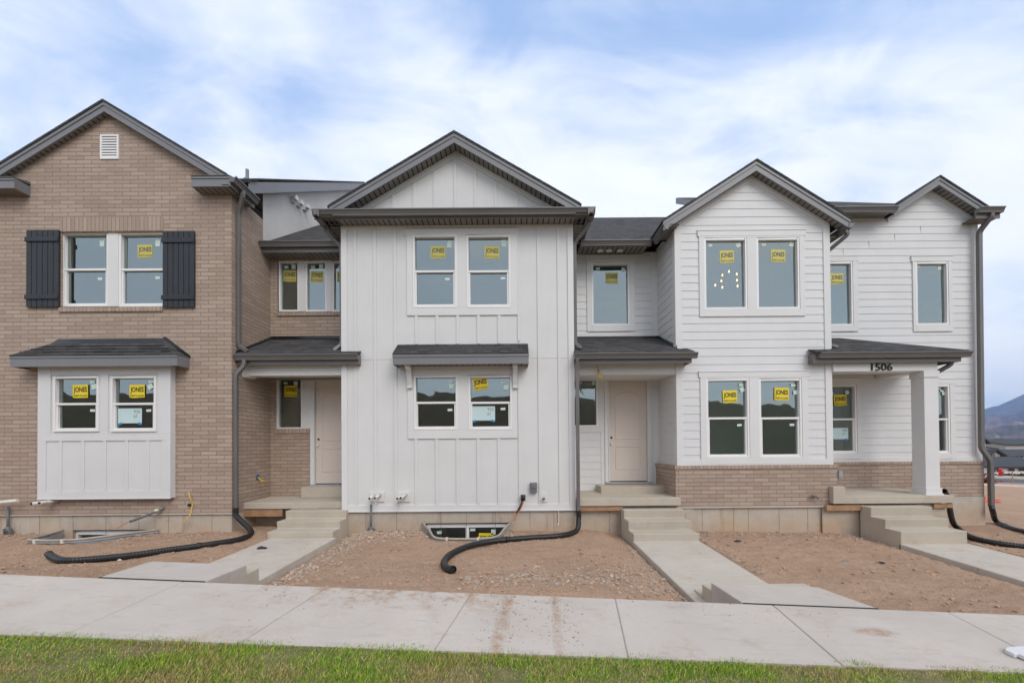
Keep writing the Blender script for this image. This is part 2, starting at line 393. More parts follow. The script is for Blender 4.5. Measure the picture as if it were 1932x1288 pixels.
# ---------------------------------------------------------------- windows
def window(parent, u0, v0, u1, v1, Y, kind='hung', jn=None, pales=(), cards=(), label=None, ja=0, split=.5, inset=.045):
    x0,x1,z0,z1 = rect(u0,v0,u1,v1,Y); w = .042; mb = MB(); yf = Y-.018; yb = Y+.11
    mb.box(x0,x0+w,yf,yb,z0,z1); mb.box(x1-w,x1,yf,yb,z0,z1); mb.box(x0+w,x1-w,yf,yb,z0,z0+w); mb.box(x0+w,x1-w,yf,yb,z1-w,z1)
    fr = mb.build('window', M['vinyl'], parent, label, bevel=.004)
    yg = Y+inset
    if kind == 'hung':
        zm = z0+(z1-z0)*split
        s = MB(); a = .012
        s.box(x0+w-.008,x1-w+.008,Y-.008,Y+.04,zm-.022,zm+.022)          # meeting rail
        s.box(x0+w,x0+w+.035,Y+.002,Y+.05,z0+w,zm-.022); s.box(x1-w-.035,x1-w,Y+.002,Y+.05,z0+w,zm-.022)
        s.box(x0+w+.035,x1-w-.035,Y+.002,Y+.05,z0+w,z0+w+.03)
        s.build('sash', M['vinyl'], fr, bevel=.003)
        g = MB(); g.face([(x0+w,yg+.015,zm),(x1-w,yg+.015,zm),(x1-w,yg+.015,z1-w),(x0+w,yg+.015,z1-w)]); g.build('upper_pane', M['glass'], fr)
        g = MB(); g.face([(x0+w,yg,z0+w),(x1-w,yg,z0+w),(x1-w,yg,zm),(x0+w,yg,zm)]); g.build('lower_pane', M['glass'], fr)
    else:
        g = MB(); g.face([(x0+w,yg,z0+w),(x1-w,yg,z0+w),(x1-w,yg,z1-w),(x0+w,yg,z1-w)]); g.build('pane', M['glass'], fr)
    if jn: jones(fr, jn[0], jn[1], yg+(.015 if kind == 'hung' and jn[1] < 600 else 0), ja)
    for p in pales: pale(fr, p[0], p[1], yg+(.015 if kind == 'hung' and v0+20 < p[1]+20 < v0+(v1-v0)*.5+20 and p[1] < 600 else 0), *(p[2:]))
    for c in cards: card(fr, *c[:4], yg, c[4])
    return (x0,x1,z0,z1)
def room(parent, x0, x1, y0, y1, z0, z1, m='room', right=True):
    mb = MB()
    mb.face([(x0,y1,z0),(x1,y1,z0),(x1,y1,z1),(x0,y1,z1)])
    mb.face([(x0,y0,z0),(x0,y1,z0),(x0,y1,z1),(x0,y0,z1)]); mb.face([(x1,y0,z0),(x1,y0,z1),(x1,y1,z1),(x1,y1,z0)]) if right else None
    mb.face([(x0,y0,z0),(x1,y0,z0),(x1,y1,z0),(x0,y1,z0)]); mb.face([(x0,y0,z1),(x0,y1,z1),(x1,y1,z1),(x1,y0,z1)])
    mb.build('interior_room', M[m], parent)
# ---------------------------------------------------------------- eaves
KP = [(0,-.02),(0,-.115),(.075,-.115),(.08,-.085),(.088,-.075),(.105,-.03),(.125,-.022),(.125,0),(.112,0),(.108,-.02)]
def gutter(parent, p0, p1, out, label=None):
    mb = MB(); mb.sweep(KP, p0, p1, out); return mb.build('gutter', M['gutter'], parent, label)
def planks_box(mb, x0, x1, y0, y1, z, along='x', pitch=.115):   # soffit boards seen from below; they lie side by side along `along`
    a0, a1 = (x0,x1) if along == 'x' else (y0,y1); n = max(1, round(abs(a1-a0)/pitch)); d = (a1-a0)/n
    for i in range(n):
        b0, b1 = a0+i*d+.011, a0+(i+1)*d-.011
        if along == 'x': mb.box(b0,b1,y0,y1,z,z+.012)
        else: mb.box(x0,x1,b0,b1,z,z+.012)
    mb.cur = 1; mb.box(x0,x1,y0,y1,z+.004,z+.0055); mb.cur = 0; mb.box(x0,x1,y0,y1,z+.016,z+.02)  # black sheet behind the gaps stands in for the groove shade
def eave_front(parent, x0, x1, yg, ztop, ywall, soff=.185):      # gutter outer face at yg
    yf = yg+.125
    gutter(parent, (x0,yf,ztop), (x1,yf,ztop), (0,-1,0))
    mb = MB(); mb.box(x0+.004,x1-.004,yf,yf+.03,ztop-soff-.02,ztop-.01); mb.build('fascia', M['gutter'], parent)
    mb = MB(); planks_box(mb, x0+.004, x1-.004, yf+.03, ywall, ztop-soff); mb.build('soffit', [M['soffit'], M['hole']], parent)
def eave_side(parent, xg, sgn, y0, y1, ztop, xwall, soff=.185):   # sgn=+1 gutter faces +x
    xf = xg - sgn*.125
    gutter(parent, (xf,y0,ztop), (xf,y1,ztop), (sgn,0,0))
    mb = MB(); mb.box(xf-sgn*.03,xf,y0+.003,y1,ztop-soff-.02,ztop-.01); mb.build('fascia', M['gutter'], parent)
    mb = MB(); planks_box(mb, min(xf-sgn*.03,xwall), max(xf-sgn*.03,xwall), y0+.003, y1, ztop-soff, 'y'); mb.build('soffit', [M['soffit'], M['hole']], parent)
def gable(parent, xc, zp, sl, hl, hr, yr, yw, yb, fh=.2, name_mat='fascia', yb_roof=None):
    th = math.atan(sl); vh = fh/math.cos(th); c = math.cos(th)
    r = MB(); t = .035
    for sg, h in ((-1,hl),(1,hr)):
        e = h+.03
        r.hexa([(xc,yr-.03,zp-t),(xc+sg*e,yr-.03,zp-t-sl*e),(xc+sg*e,yb,zp-t-sl*e),(xc,yb,zp-t)][::sg],
               [(xc,yr-.03,zp),(xc+sg*e,yr-.03,zp-sl*e),(xc+sg*e,yb,zp-sl*e),(xc,yb,zp)][::sg])
        # stepped shingle butts on the rake
        k = 0; s = 0
        while s < h:
            x0 = xc+sg*s; x1 = xc+sg*min(s+.135,h); z0 = zp-sl*s+.001; z1 = zp-sl*min(s+.135,h)+.001
            r.hexa([(x0,yr-.033,z0),(x1,yr-.033,z1),(x1,yb,z1),(x0,yb,z0)][::sg], [(x0,yr-.033,z0+.003),(x1,yr-.033,z1+.006),(x1,yb,z1+.006),(x0,yb,z0+.003)][::sg]); s += .14
    r.build('gable_roof', M['shingle_y'], parent)
    zt = zp-t-.002
    f = MB()
    for sg, h in ((-1,hl),(1,hr)):
        f.prism_y([(xc,zt-.07),(xc+sg*h,zt-.07-sl*h),(xc+sg*h,zt-vh-sl*h),(xc,zt-vh)], yr, yr+.03)
        f.prism_y([(xc,zt),(xc+sg*(h+.01),zt-sl*(h+.01)),(xc+sg*(h+.01),zt-.07-sl*(h+.01)),(xc,zt-.07)], yr-.014, yr+.03)
    f.build('rake_fascia', M[name_mat], parent)
    s = MB(); zs = zt-vh+.025
    for sg, h in ((-1,hl),(1,hr)):
        n = round(h/c/.115); d = h/n
        for i in range(n):
            a, b = i*d+.011, (i+1)*d-.011
            s.hexa([(xc+sg*a,yr+.03,zs-sl*a),(xc+sg*b,yr+.03,zs-sl*b),(xc+sg*b,yw,zs-sl*b),(xc+sg*a,yw,zs-sl*a)][::sg],
                   [(xc+sg*a,yr+.03,zs-sl*a+.012),(xc+sg*b,yr+.03,zs-sl*b+.012),(xc+sg*b,yw,zs-sl*b+.012),(xc+sg*a,yw,zs-sl*a+.012)][::sg])
        s.cur = 1; s.hexa([(xc,yr+.03,zs+.003),(xc+sg*h,yr+.03,zs-sl*h+.003),(xc+sg*h,yw,zs-sl*h+.003),(xc,yw,zs+.003)][::sg],[(xc,yr+.03,zs+.0045),(xc+sg*h,yr+.03,zs-sl*h+.0045),(xc+sg*h,yw,zs-sl*h+.0045),(xc,yw,zs+.0045)][::sg]); s.cur = 0  # shade between the rake boards painted as a black backing sheet
        s.hexa([(xc,yr+.03,zs+.016),(xc+sg*h,yr+.03,zs-sl*h+.016),(xc+sg*h,yw,zs-sl*h+.016),(xc,yw,zs+.016)][::sg],
               [(xc,yr+.03,zs+.02),(xc+sg*h,yr+.03,zs-sl*h+.02),(xc+sg*h,yw,zs-sl*h+.02),(xc,yw,zs+.02)][::sg])
    s.build('rake_soffit', [M['soffit'], M['hole']], parent)
    return zs                                # height of the wall apex
def downspout(parent, pts, r=.036, label=None):
    mb = MB(); P = [Vector(p) for p in pts]; out = [P[0]]
    for i in range(1, len(P)-1):             # eased corners
        a = (P[i-1]-P[i]); b = (P[i+1]-P[i]); k = min(.07, a.length*.45, b.length*.45)
        p, q = P[i]+a.normalized()*k, P[i]+b.normalized()*k
        out += [p, p.lerp(P[i],.55).lerp(q.lerp(P[i],.55),.5), q]
    out.append(P[-1]); mb.tube(out, r, sq=True, ry=1.0)
    for p in pts[1:-1]: pass
    return mb.build('downspout', M['gutter'], parent, label, bevel=.006)
# planes (distance from the camera)
YA, YAb, YB, YC, YCb = 8.48, 9.86, 8.76, 8.93, 10.07
YCw = YC-.085
ZF = .48                                     # top of the foundations
def lamp_hw(a, b): return (a+b)/2
# ================================================================ HOUSE A (brick)
A = thing('brick_house', 'tan brick townhouse with black shutters and white bay window at the left', 'house', (-8.1, YA, 0))
xAr = wx(437, YA, 640); xAl = -11.8
zApk = wz(189, 8.35, 195); xApk = wx(196, 8.35, 200); slA = .612
hA = wx(429, 8.35, 332)-xApk
zap = gable(A, xApk, zApk, slA, 3.3, hA, 8.35, YA, 9.25, .165)
o = MB()
for sg in (-1,1): o.hexa([(xApk,9.25,zApk-.04),(xApk+sg*2.2,9.25,zApk-.04-2.2*slA),(xApk+sg*2.2,11.4,zApk-.04-2.2*slA),(xApk,11.4,zApk-.04)][::sg],[(xApk,9.25,zApk),(xApk+sg*2.2,9.25,zApk-2.2*slA),(xApk+sg*2.2,11.4,zApk-2.2*slA),(xApk,11.4,zApk)][::sg])
o.build('gable_roof', M['shingle_y'], A)
zret = wz(366, YA, 400)                      # soffit of the gable returns
up_open = rect(115, 437.5, 316, 579.5, YA)
bx0,bx1,bz0,bz1 = rect(73, 690, 322.5, 940, 8.37)
egA = rect(137, 999, 290, 1040, YA)
xs_ = lambda z: (zap-z)/slA
vent = rect(190,255,225,301,YA)
o = MB(); wall(o, [[(xAl,ZF),(xAr,ZF),(xAr,zret+.02),(xAl,zret+.02)], [(xApk-xs_(zret+.02),zret+.02),(min(xAr,xApk+xs_(zret+.02)),zret+.02),(min(xAr,xApk+xs_(zret+.02)),zap-slA*(min(xAr,xApk+xs_(zret+.02))-xApk)),(xApk,zap)]], [up_open,(bx0+.1,bx1-.1,bz0+.1,bz1-.05)], front(YA))
wall(o, [[(YA,ZF),(9.56,ZF),(9.56,zret+.05),(YA,zret+.05)],[(9.56,ZF),(YAb+.1,ZF),(YAb+.1,6.7),(9.56,6.7)]], [], side_r(xAr))
# window reveals and soldier course
h = up_open
for q in ([(h[0],YA,h[2]),(h[1],YA,h[2]),(h[1],YA+.1,h[2]),(h[0],YA+.1,h[2])],[(h[0],YA,h[3]),(h[1],YA,h[3]),(h[1],YA+.1,h[3]),(h[0],YA+.1,h[3])],[(h[0],YA,h[2]),(h[0],YA,h[3]),(h[0],YA+.1,h[3]),(h[0],YA+.1,h[2])],[(h[1],YA,h[2]),(h[1],YA,h[3]),(h[1],YA+.1,h[3]),(h[1],YA+.1,h[2])]): o.face(q)
o.build('brick_wall', M['brick'], A)
sx0,sx1,sz0,sz1 = rect(113,410,308,436.5,YA)
o = MB(); o.box(sx0,sx1,YA-.012,YA+.02,sz0,sz1); o.build('soldier_course', M['soldier'], A); o = MB(); s2 = rect(113,580,308,588,YA); o.box(s2[0],s2[1],YA-.03,YA+.05,s2[2],s2[3]); o.build('brick_sill', M['soldier'], A)
o = MB(); v_ = vent; t=.035
o.box(v_[0],v_[1],YA-.02,YA+.03,v_[2],v_[2]+t); o.box(v_[0],v_[1],YA-.02,YA+.03,v_[3]-t,v_[3]); o.box(v_[0],v_[0]+t,YA-.02,YA+.03,v_[2]+t,v_[3]-t); o.box(v_[1]-t,v_[1],YA-.02,YA+.03,v_[2]+t,v_[3]-t)
gv = o.build('gable_vent', M['vinyl'], A)
o = MB(); n = 8; hh = (v_[3]-v_[2]-2*t)/n
for i in range(n):
    z = v_[2]+t+i*hh; o.hexa([(v_[0]+t,YA-.014,z),(v_[1]-t,YA-.014,z),(v_[1]-t,YA-.002,z+hh*.6),(v_[0]+t,YA-.002,z+hh*.6)],[(v_[0]+t,YA-.014,z+.012),(v_[1]-t,YA-.014,z+.012),(v_[1]-t,YA-.002,z+hh*.6+.012),(v_[0]+t,YA-.002,z+hh*.6+.012)])
o.build('louvre', M['vinyl'], gv)
o = MB(); o.box(v_[0]+t,v_[1]-t,YA-.0015,YA+.001,v_[2]+t,v_[3]-t); o.build('vent_opening', M['hole'], gv)
# upper window pair with a panel between
window(A, 118.4,438.8,205.8,578.6,YA+.06, pales=[(193,459,.1,.13),(189,526,.1,.055)], label='left upper double hung window of the brick front')
window(A, 225.5,438.8,314,578.6,YA+.06, jn=(274,474), pales=[(298,459,.1,.13),(298,524,.1,.055)], label='right upper window with a yellow sticker')
o = MB(); r_ = rect(205.8,438.8,225.5,578.6,YA+.06); o.box(r_[0],r_[1],YA+.03,YA+.1,r_[2],r_[3]); o.build('mullion', M['trim'], A)
room(A, xAl+.2, xAr-.1, YA+.18, 12.6, 3.9, 6.35)
def shutter(u0,v0,u1,v1,lab):
    x0,x1,z0,z1 = rect(u0,v0,u1,v1,YA-.05); mb = MB(); n = 6; d = (x1-x0)/n
    for i in range(n): mb.box(x0+i*d+.005,x0+(i+1)*d-.005,YA-.05,YA-.022,z0+random.uniform(-.003,.003),z1)
    sh = mb.build('shutter', M['shutter'], A, lab, bevel=.003)
    mb = MB()
    for zc in (z1-.2, z0+.2): mb.box(x0-.008,x1+.004,YA-.075,YA-.05,zc-.045,zc+.045)
    mb.box(x0+.01,x1-.01,YA-.022,YA-.001,z0+.02,z1-.02)
    mb.build('crossbar', M['shutter'], sh, bevel=.004)
shutter(48.8,433.5,110.5,578.8,'black board shutter left of the upper window'); shutter(306.3,435.5,366.5,579.5,'black board shutter right of the upper window')
# gable returns and side eave
zrt = wz(333, 8.2, 400); 
xi = wx(361, 8.2, 350); xo = wx(434, 8.2, 350)
def ret(x0,x1):
    mb = MB(); mb.box(x0,x1,8.2,8.225,zret-.02,zrt-.045); mb.box(x0,x1,8.185,8.225,zrt-.045,zrt+.0); mb.box(x0,x0+.025,8.225,YA,zret-.02,zrt); mb.box(x1-.025,x1,8.225,YA,zret-.02,zrt)
    mb.build('gable_return', M['fascia'], A)
    mb = MB(); planks_box(mb, x0+.026, x1-.026, 8.226, YA, zret-.012); mb.build('soffit', [M['soffit'], M['hole']], A)
    mb = MB(); mb.hexa([(x0,8.17,zrt+.002),(x1,8.17,zrt+.002),(x1,YA,zrt+.04),(x0,YA,zrt+.04)],[(x0,8.17,zrt+.012),(x1,8.17,zrt+.012),(x1,YA,zrt+.1),(x0,YA,zrt+.1)]); mb.build('return_flashing', M['gutter'], A)
ret(xi, xo); ret(-12.2, wx(27,8.2,350))
eave_side(A, xo+.13, 1, 8.19, 8.98, zrt, xAr, zrt-zret)
eave_side(A, xo+.13, 1, 8.99, 12.9, zrt+.0, xAr, zrt-zret) if False else None
# stucco side wall of the main roof, running back from the brick
xS = xAr-.03
pS = [(9.5, wz(352,9.5,497)), (15.4, wz(352,15.4,668))]
zr0, zr1 = wz(362,9.45,485), wz(352,15.3,664)
o = MB(); wall(o, [[(9.55,6.45),(15.6,6.45),(15.6,zr1+.1),(9.55,zr0+.05)]], [], side_r(xS+.035)); o.build('stucco_wall', M['stucco'], A)
o = MB(); mA = (zr1+.33-zr0)/6.5; yA0 = 8.76; zA0 = zr0-mA*(9.1-yA0)
o.hexa([(xS+.2,yA0,zA0-.25),(xS+.23,yA0,zA0-.25),(xS+.23,15.6,zr1+.08),(xS+.2,15.6,zr1+.08)],[(xS+.2,yA0,zA0),(xS+.23,yA0,zA0),(xS+.23,15.6,zr1+.33),(xS+.2,15.6,zr1+.33)])
o.hexa([(xS+.035,9.1,zr0-.26),(xS+.2,9.1,zr0-.26),(xS+.2,15.6,zr1+.07),(xS+.035,15.6,zr1+.07)],[(xS+.035,9.1,zr0-.24),(xS+.2,9.1,zr0-.24),(xS+.2,15.6,zr1+.09),(xS+.035,15.6,zr1+.09)])
o.build('rake_fascia', M['fascia'], A)
o = MB(); o.hexa([(xApk+2.35,yA0-.03,zA0-.02),(xS+.26,yA0-.03,zA0-.02),(xS+.26,9.0,zr0-.065),(xApk+2.35,9.0,zr0-.065)],[(xApk+2.35,yA0-.03,zA0+.012),(xS+.26,yA0-.03,zA0+.012),(xS+.26,9.0,zr0-.03),(xApk+2.35,9.0,zr0-.03)])
o.hexa([(-13,9.0,zr0-.02),(xS+.25,9.0,zr0-.02),(xS+.25,15.6,zr1+.33),(-13,15.6,zr1+.33)],[(-13,9.0,zr0+.02),(xS+.25,9.0,zr0+.02),(xS+.25,15.6,zr1+.37),(-13,15.6,zr1+.37)])
o.hexa([(-13,15.6,zr1+.33),(xS+.25,15.6,zr1+.33),(xS+.25,22,zr1-3.8),(-13,22,zr1-3.8)],[(-13,15.6,zr1+.37),(xS+.25,15.6,zr1+.37),(xS+.25,22,zr1-3.76),(-13,22,zr1-3.76)])
o.build('main_roof', M['shingle'], A)
o = MB()
for u,v in ((551,377),(562,386),(574,393)):
    s = (CX-u)/(-xS-.035); yy = F/s; x,z = W(u,v,yy); o.box(xS+.02,xS+.12,yy-.07,yy+.07,z-.07,z+.06); o.box(xS+.12,xS+.2,yy-.09,yy+.05,z-.02,z+.08)
o.build('wall_vent', M['trim'], A)
o = MB(); x,z = W(466.5,338,11.5); o.tube([(x,11.5,z-.6),(x,11.5,wz(320,11.5,466))],.045); o.tube([(x,11.5,z-.1),(x,11.5,z-.0)],.09); o.build('vent_pipe', M['fascia'], A)
# back wall of the entry bay (upper strip of three windows)
zAe = wz(455, 9.42, 570)                      # lower main eave
def reck(u0,v0,u1,v1): return rect(u0,v0,u1,v1,YAb)
xBl = wx(645, YB, 690)
hup = reck(524,490,672,590); hlo = reck(520,711,700,1000)
zAp0, zAp1 = wz(667,8.5,560), wz(640,YAb,560)
o = MB(); wall(o, [[(xAr,.6),(xBl+.5,.6),(xBl+.5,zAe-.15),(xAr,zAe-.15)]], [hup, (reck(522,711,700,1000)[0],xBl+.6,.0,wz(711,YAb,560)), ], front(YAb))
lw = reck(511,809,585,960); o.face([(lw[0],YAb-.001,.6),(lw[1],YAb-.001,.6),(lw[1],YAb-.001,lw[3]),(lw[0],YAb-.001,lw[3])])
o.build('entry_brick_wall', M['brick'], A)
o = MB(); r_ = reck(526,474,672,491); o.box(r_[0],r_[1],YAb-.012,YAb+.02,r_[2],r_[3]); o.build('soldier_course', M['soldier'], A); o = MB(); r_ = reck(524,589,672,595.5); o.box(r_[0],r_[1],YAb-.03,YAb+.02,r_[2],r_[3]); o.build('brick_sill', M['soldier'], A); o = MB(); r_=reck(520.5,808.5,586,817); o.box(r_[0],r_[1],YAb-.03,YAb+.02,r_[2],r_[3]); o.build('brick_sill', M['soldier'], A)
for i,(a,b) in enumerate(((526.5,565),(576.5,617),(627,668))):
    window(A, a,492.5,b,588,YAb+.03,'fixed', jn=((547,521),(598,522),(648,522))[i], pales=[(a+14,504,.1,.07),(b-11,503,.1,.11)])
o = MB()
for a,b in ((565,576.5),(617,627)):
    r_ = rect(a,492.5,b,588,YAb+.03); o.box(r_[0],r_[1],YAb+.0,YAb+.08,r_[2],r_[3])
o.build('mullion', M['trim'], A)
room(A, xAr+.05, xBl+.6, YAb+.15, 13.5, 4.3, 6.4, 'room')
window(A, 522.5,713,571.5,809,YAb+.03,'fixed', jn=(549,738), pales=[(539,722.5,.09,.05),(558,723,.09,.09)], label='narrow dark sidelight beside the brick house door')
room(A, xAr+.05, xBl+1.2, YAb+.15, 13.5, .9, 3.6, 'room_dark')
def door(parent, u0, v0, u1, v1, Y, hand_left=True, lab=None, fr=9):
    x0,x1,z0,z1 = rect(u0,v0,u1,v1,Y)
    mb = MB(); d = .11
    mb.box(x0-d,x0-.006,Y-.05,Y+.08,z0-.02,z1+d); mb.box(x1+.006,x1+d,Y-.05,Y+.08,z0-.02,z1+d); mb.box(x0-.006,x1+.006,Y-.05,Y+.08,z1+.006,z1+d)
    mb.box(x0-.03,x0-.006,Y-.062,Y-.05,z0-.02,z1+.03); mb.box(x1+.006,x1+.03,Y-.062,Y-.05,z0-.02,z1+.03)
    mb.build('door_frame', M['trim'], parent, bevel=.004)
    mb = MB(); yf = Y+.02; mb.box(x0,x1,yf,Y+.06,z0,z1)
    m = .115*(x1-x0)/.9; a, b = x0+m*1.25, x1-m*1.25; zl = z0+(z1-z0)*.11; zmid = z0+(z1-z0)*.345; zt = z0+(z1-z0)*.885; zm2 = zmid+.16
    def ring(p, yy0, wdt):
        n = len(p); cx_ = sum(q[0] for q in p)/n; cz_ = sum(q[1] for q in p)/n
        inn = [(cx_+(q[0]-cx_)*(1-wdt/(abs(b-a)/2)), cz_+(q[1]-cz_)*(1-wdt/(.5*(max(t[1] for t in p)-min(t[1] for t in p))))) for q in p]
        for i in range(n):
            j=(i+1)%n; m1 = ((p[i][0]+inn[i][0])/2,(p[i][1]+inn[i][1])/2); m2 = ((p[j][0]+inn[j][0])/2,(p[j][1]+inn[j][1])/2)
            mb.face([(p[i][0],yf-.0005,p[i][1]),(p[j][0],yf-.0005,p[j][1]),(m2[0],yf-.011,m2[1]),(m1[0],yf-.011,m1[1])])
            mb.face([(m1[0],yf-.011,m1[1]),(m2[0],yf-.011,m2[1]),(inn[j][0],yf-.0005,inn[j][1]),(inn[i][0],yf-.0005,inn[i][1])])
    ring([(a,zl),(b,zl),(b,zmid),(a,zmid)], yf, .03)
    arch = [(a,zm2),(b,zm2),(b,zt-.12)] + [(b+(a-b)*k/10, zt-.12+.12*math.sin(math.pi*k/10)**.8) for k in range(1,10)] + [(a,zt-.12)]
    ring(arch, yf, .03)
    dr = mb.build('door', M['door'], parent, lab)
    mb = MB(); kx = x0+.06; zk = z0+(z1-z0)*.43
    mb.tube([(kx,yf-.003,zk),(kx,yf+.02,zk)],.027,14); dh = mb.build('deadbolt_hole', M['hole'], dr)
    mb = MB(); mb.tube([(kx,yf-.05,zk-.14),(kx,yf,zk-.14)],.012,10); mb.tube([(kx,yf-.06,zk-.14),(kx,yf-.03,zk-.14)],.024,12); mb.build('handle', M['vinyl'], dr)
    mb = MB(); mb.box(x0-.1,x1+.1,Y-.09,Y+.06,z0-.055,z0-.021); mb.build('threshold', M['galv'], parent)
    return x0,x1,z0,z1
door(A, 595.5,718.3,667,911.3,YAb+.03, lab='beige two panel front door partly hidden by the white wall')
r_ = rect(571.5,709,586,812,YAb+.03); o = MB(); o.box(r_[0],r_[1]-.001,YAb+.0,YAb+.05,lw[3],r_[3]); o.box(reck(520,700,700,713)[0],xBl+.6,YAb-.01,YAb+.06,wz(712.5,YAb+.03,600),wz(700,YAb,600)); o.build('entry_trim', M['trim'], A)
# entry roof
def shed(parent, x0, x1, yg, zg, yw, zw, xw0, xw1, extra=None):
    mb = MB(); t = .03; yf = yg+.06
    mb.hexa([(x0,yf,zg-.0),(x1,yf,zg-.0),(xw1,yw,zw-t),(xw0,yw,zw-t)],[(x0,yf,zg+t),(x1,yf,zg+t),(xw1,yw,zw),(xw0,yw,zw)])
    return mb
xg0, xg1 = xAr+.012, wx(673, 8.5, 670)
sl_ = (zAp1-zAp0)/(YAb-8.56)
o = shed(A, xg0, xBl-.004, 8.5, zAp0, YAb, zAp1, xg0, xBl-.004); zk = zAp0+sl_*(YB-8.56)
o.hexa([(xBl-.004,8.56,zAp0),(xg1,8.56,zAp0),(xg1,YB-.005,zk-.03),(xBl-.004,YB-.005,zk-.03)],[(xBl-.004,8.56,zAp0+.03),(xg1,8.56,zAp0+.03),(xg1,YB-.005,zk),(xBl-.004,YB-.005,zk)])
o.build('entry_roof', M['shingle'], A)
o = MB(); o.box(xg0,xBl-.004,YAb-.03,YAb-.002,zAp1+.0,zAp1+.07); o.hexa([(xg0,8.6,zAp0+.04),(xg0+.03,8.6,zAp0+.04),(xg0+.03,YAb,zAp1),(xg0,YAb,zAp1)],[(xg0,8.6,zAp0+.09),(xg0+.012,8.6,zAp0+.09),(xg0+.012,YAb,zAp1+.07),(xg0,YAb,zAp1+.07)]); o.build('flashing', M['membrane'], A)
gutter(A,(xg0,8.62,zAp0+.0),(xg1,8.62,zAp0+.0),(0,-1,0))
o = MB(); o.box(xg0,xg1-.03,8.62,8.65,zAp0-.2,zAp0-.01); o.box(xg1-.03,xg1-.004,8.62,YB-.004,zAp0-.2,zAp0); o.build('fascia', M['gutter'], A)
o = MB(); planks_box(o, xg0, xBl-.01, 8.65, 8.81, zAp0-.10); planks_box(o, xBl-.01, xg1-.03, 8.65, YB-.004, zAp0-.10); o.build('soffit', [M['soffit'], M['hole']], A)
b_ = rect(457,686,645,708,8.81); o = MB(); o.box(xAr+.01,xBl-.01,8.81,9.05,b_[2],zAp0-.10); o.box(xAr+.008,xAr+.14,8.79,9.07,b_[2]-.03,b_[3]-.01); o.build('entry_beam', M['trim'], A, bevel=.005)
o = MB(); o.box(xAr+.01,xBl+.5,9.05,YAb-.001,b_[2]+.06,b_[2]+.08); o.build('entry_ceiling', M['soffit'], A)
# lower roof over the three windows (shared eave)
SLM = .68; YEV = 9.42
# downspouts of A
xd = xAr+.055
zG = zrt-.1
downspout(A, [(xo+.06,8.50,zG),(xo+.06,8.50,zG-.12),(xd,8.62,zG-.42),(xd,8.62,wz(652,8.62,452)),(xd+.16,8.66,wz(662,8.62,452))], label='downspout on the corner of the brick front, upper run')
downspout(A, [(xg0+.2,8.56,zAp0-.1),(xg0+.2,8.56,zAp0-.22),(xd,8.53,zAp0-.42),(xd,8.53,wz(958,8.53,447))], label='downspout at the brick corner, lower run')
# bay window
B1 = MB(); wl = [rect(101.7,710,187.2,813.8,8.37), rect(209.7,709.5,295.2,813.8,8.37)]
wall(B1, [[(bx0,bz0),(bx1,bz0),(bx1,bz1+.05),(bx0,bz1+.05)]], wl, front(8.37)); B1.face([(bx1,8.37,bz0),(bx1,YA,bz0),(bx1,YA,bz1+.05),(bx1,8.37,bz1+.05)]); B1.face([(bx0,8.37,bz0),(bx0,YA,bz0),(bx0,YA,bz1+.05),(bx0,8.37,bz1+.05)][::-1]); B1.face([(bx0,8.37,bz0),(bx0,YA,bz0),(bx1,YA,bz0),(bx1,8.37,bz0)])
bay = B1.build('bay_window_box', M['bay'], A)
o = MB(); t = .02
pb = [88,115,157.5,198.5,239.8,280,306.5]; zt_, zb_ = wz(831,8.37,200), wz(926,8.37,200)
o.box(bx0-.002,bx1+.002,8.37-t,8.37,zt_,zt_+.13); o.box(bx0-.002,bx1+.002,8.37-t,8.37,bz0,zb_)
xs = [wx(u,8.37,880) for u in pb]; o.box(bx0-.002,xs[0],8.37-t,8.37,zb_,zt_); o.box(xs[-1],bx1+.002,8.37-t,8.37,zb_,zt_)
for x in xs[1:-1]: o.box(x-.03,x+.03,8.37-t+.002,8.37,zb_,zt_)
o.box(bx0-.004,bx1+.004,8.34,8.37,bz0-.012,bz0+.012)
ztop_ = wl[0][3]
o.box(bx0-.002,wl[0][0]-.05,8.37-t,8.37,zt_+.13,bz1); o.box(wl[1][1]+.05,bx1+.002,8.37-t,8.37,zt_+.13,bz1)
o.box(wl[0][0]-.05,wl[1][1]+.05,8.37-t-.004,8.37,ztop_+.03,ztop_+.045); o.box(wl[0][0]-.05,wl[1][1]+.05,8.37-t+.004,8.37,ztop_+.045,bz1)
o.box(wl[0][1]+.05,wl[1][0]-.05,8.37-t+.003,8.37,zt_+.13,ztop_+.03)
o.build('panel_trim', M['bay'], bay, bevel=.003)
window(A,101.7,710,187.2,813.8,8.37-.012, jn=(152,738), pales=[(175,720,.1,.05),(178,729,.11,.1,.1),(175,774,.1,.05)], label='left window of the white bay')
window(A,209.7,709.5,295.2,813.8,8.37-.012, jn=(259,738), pales=[(285,719.5,.1,.05),(284,729,.11,.1,.5),(281,774,.1,.05)], cards=[(223,770,268,798,'936')], label='right window of the white bay with a job card')
room(A, bx0+.02, bx1-.02, 8.5, 12.5, .95, 3.55, 'room_dark')
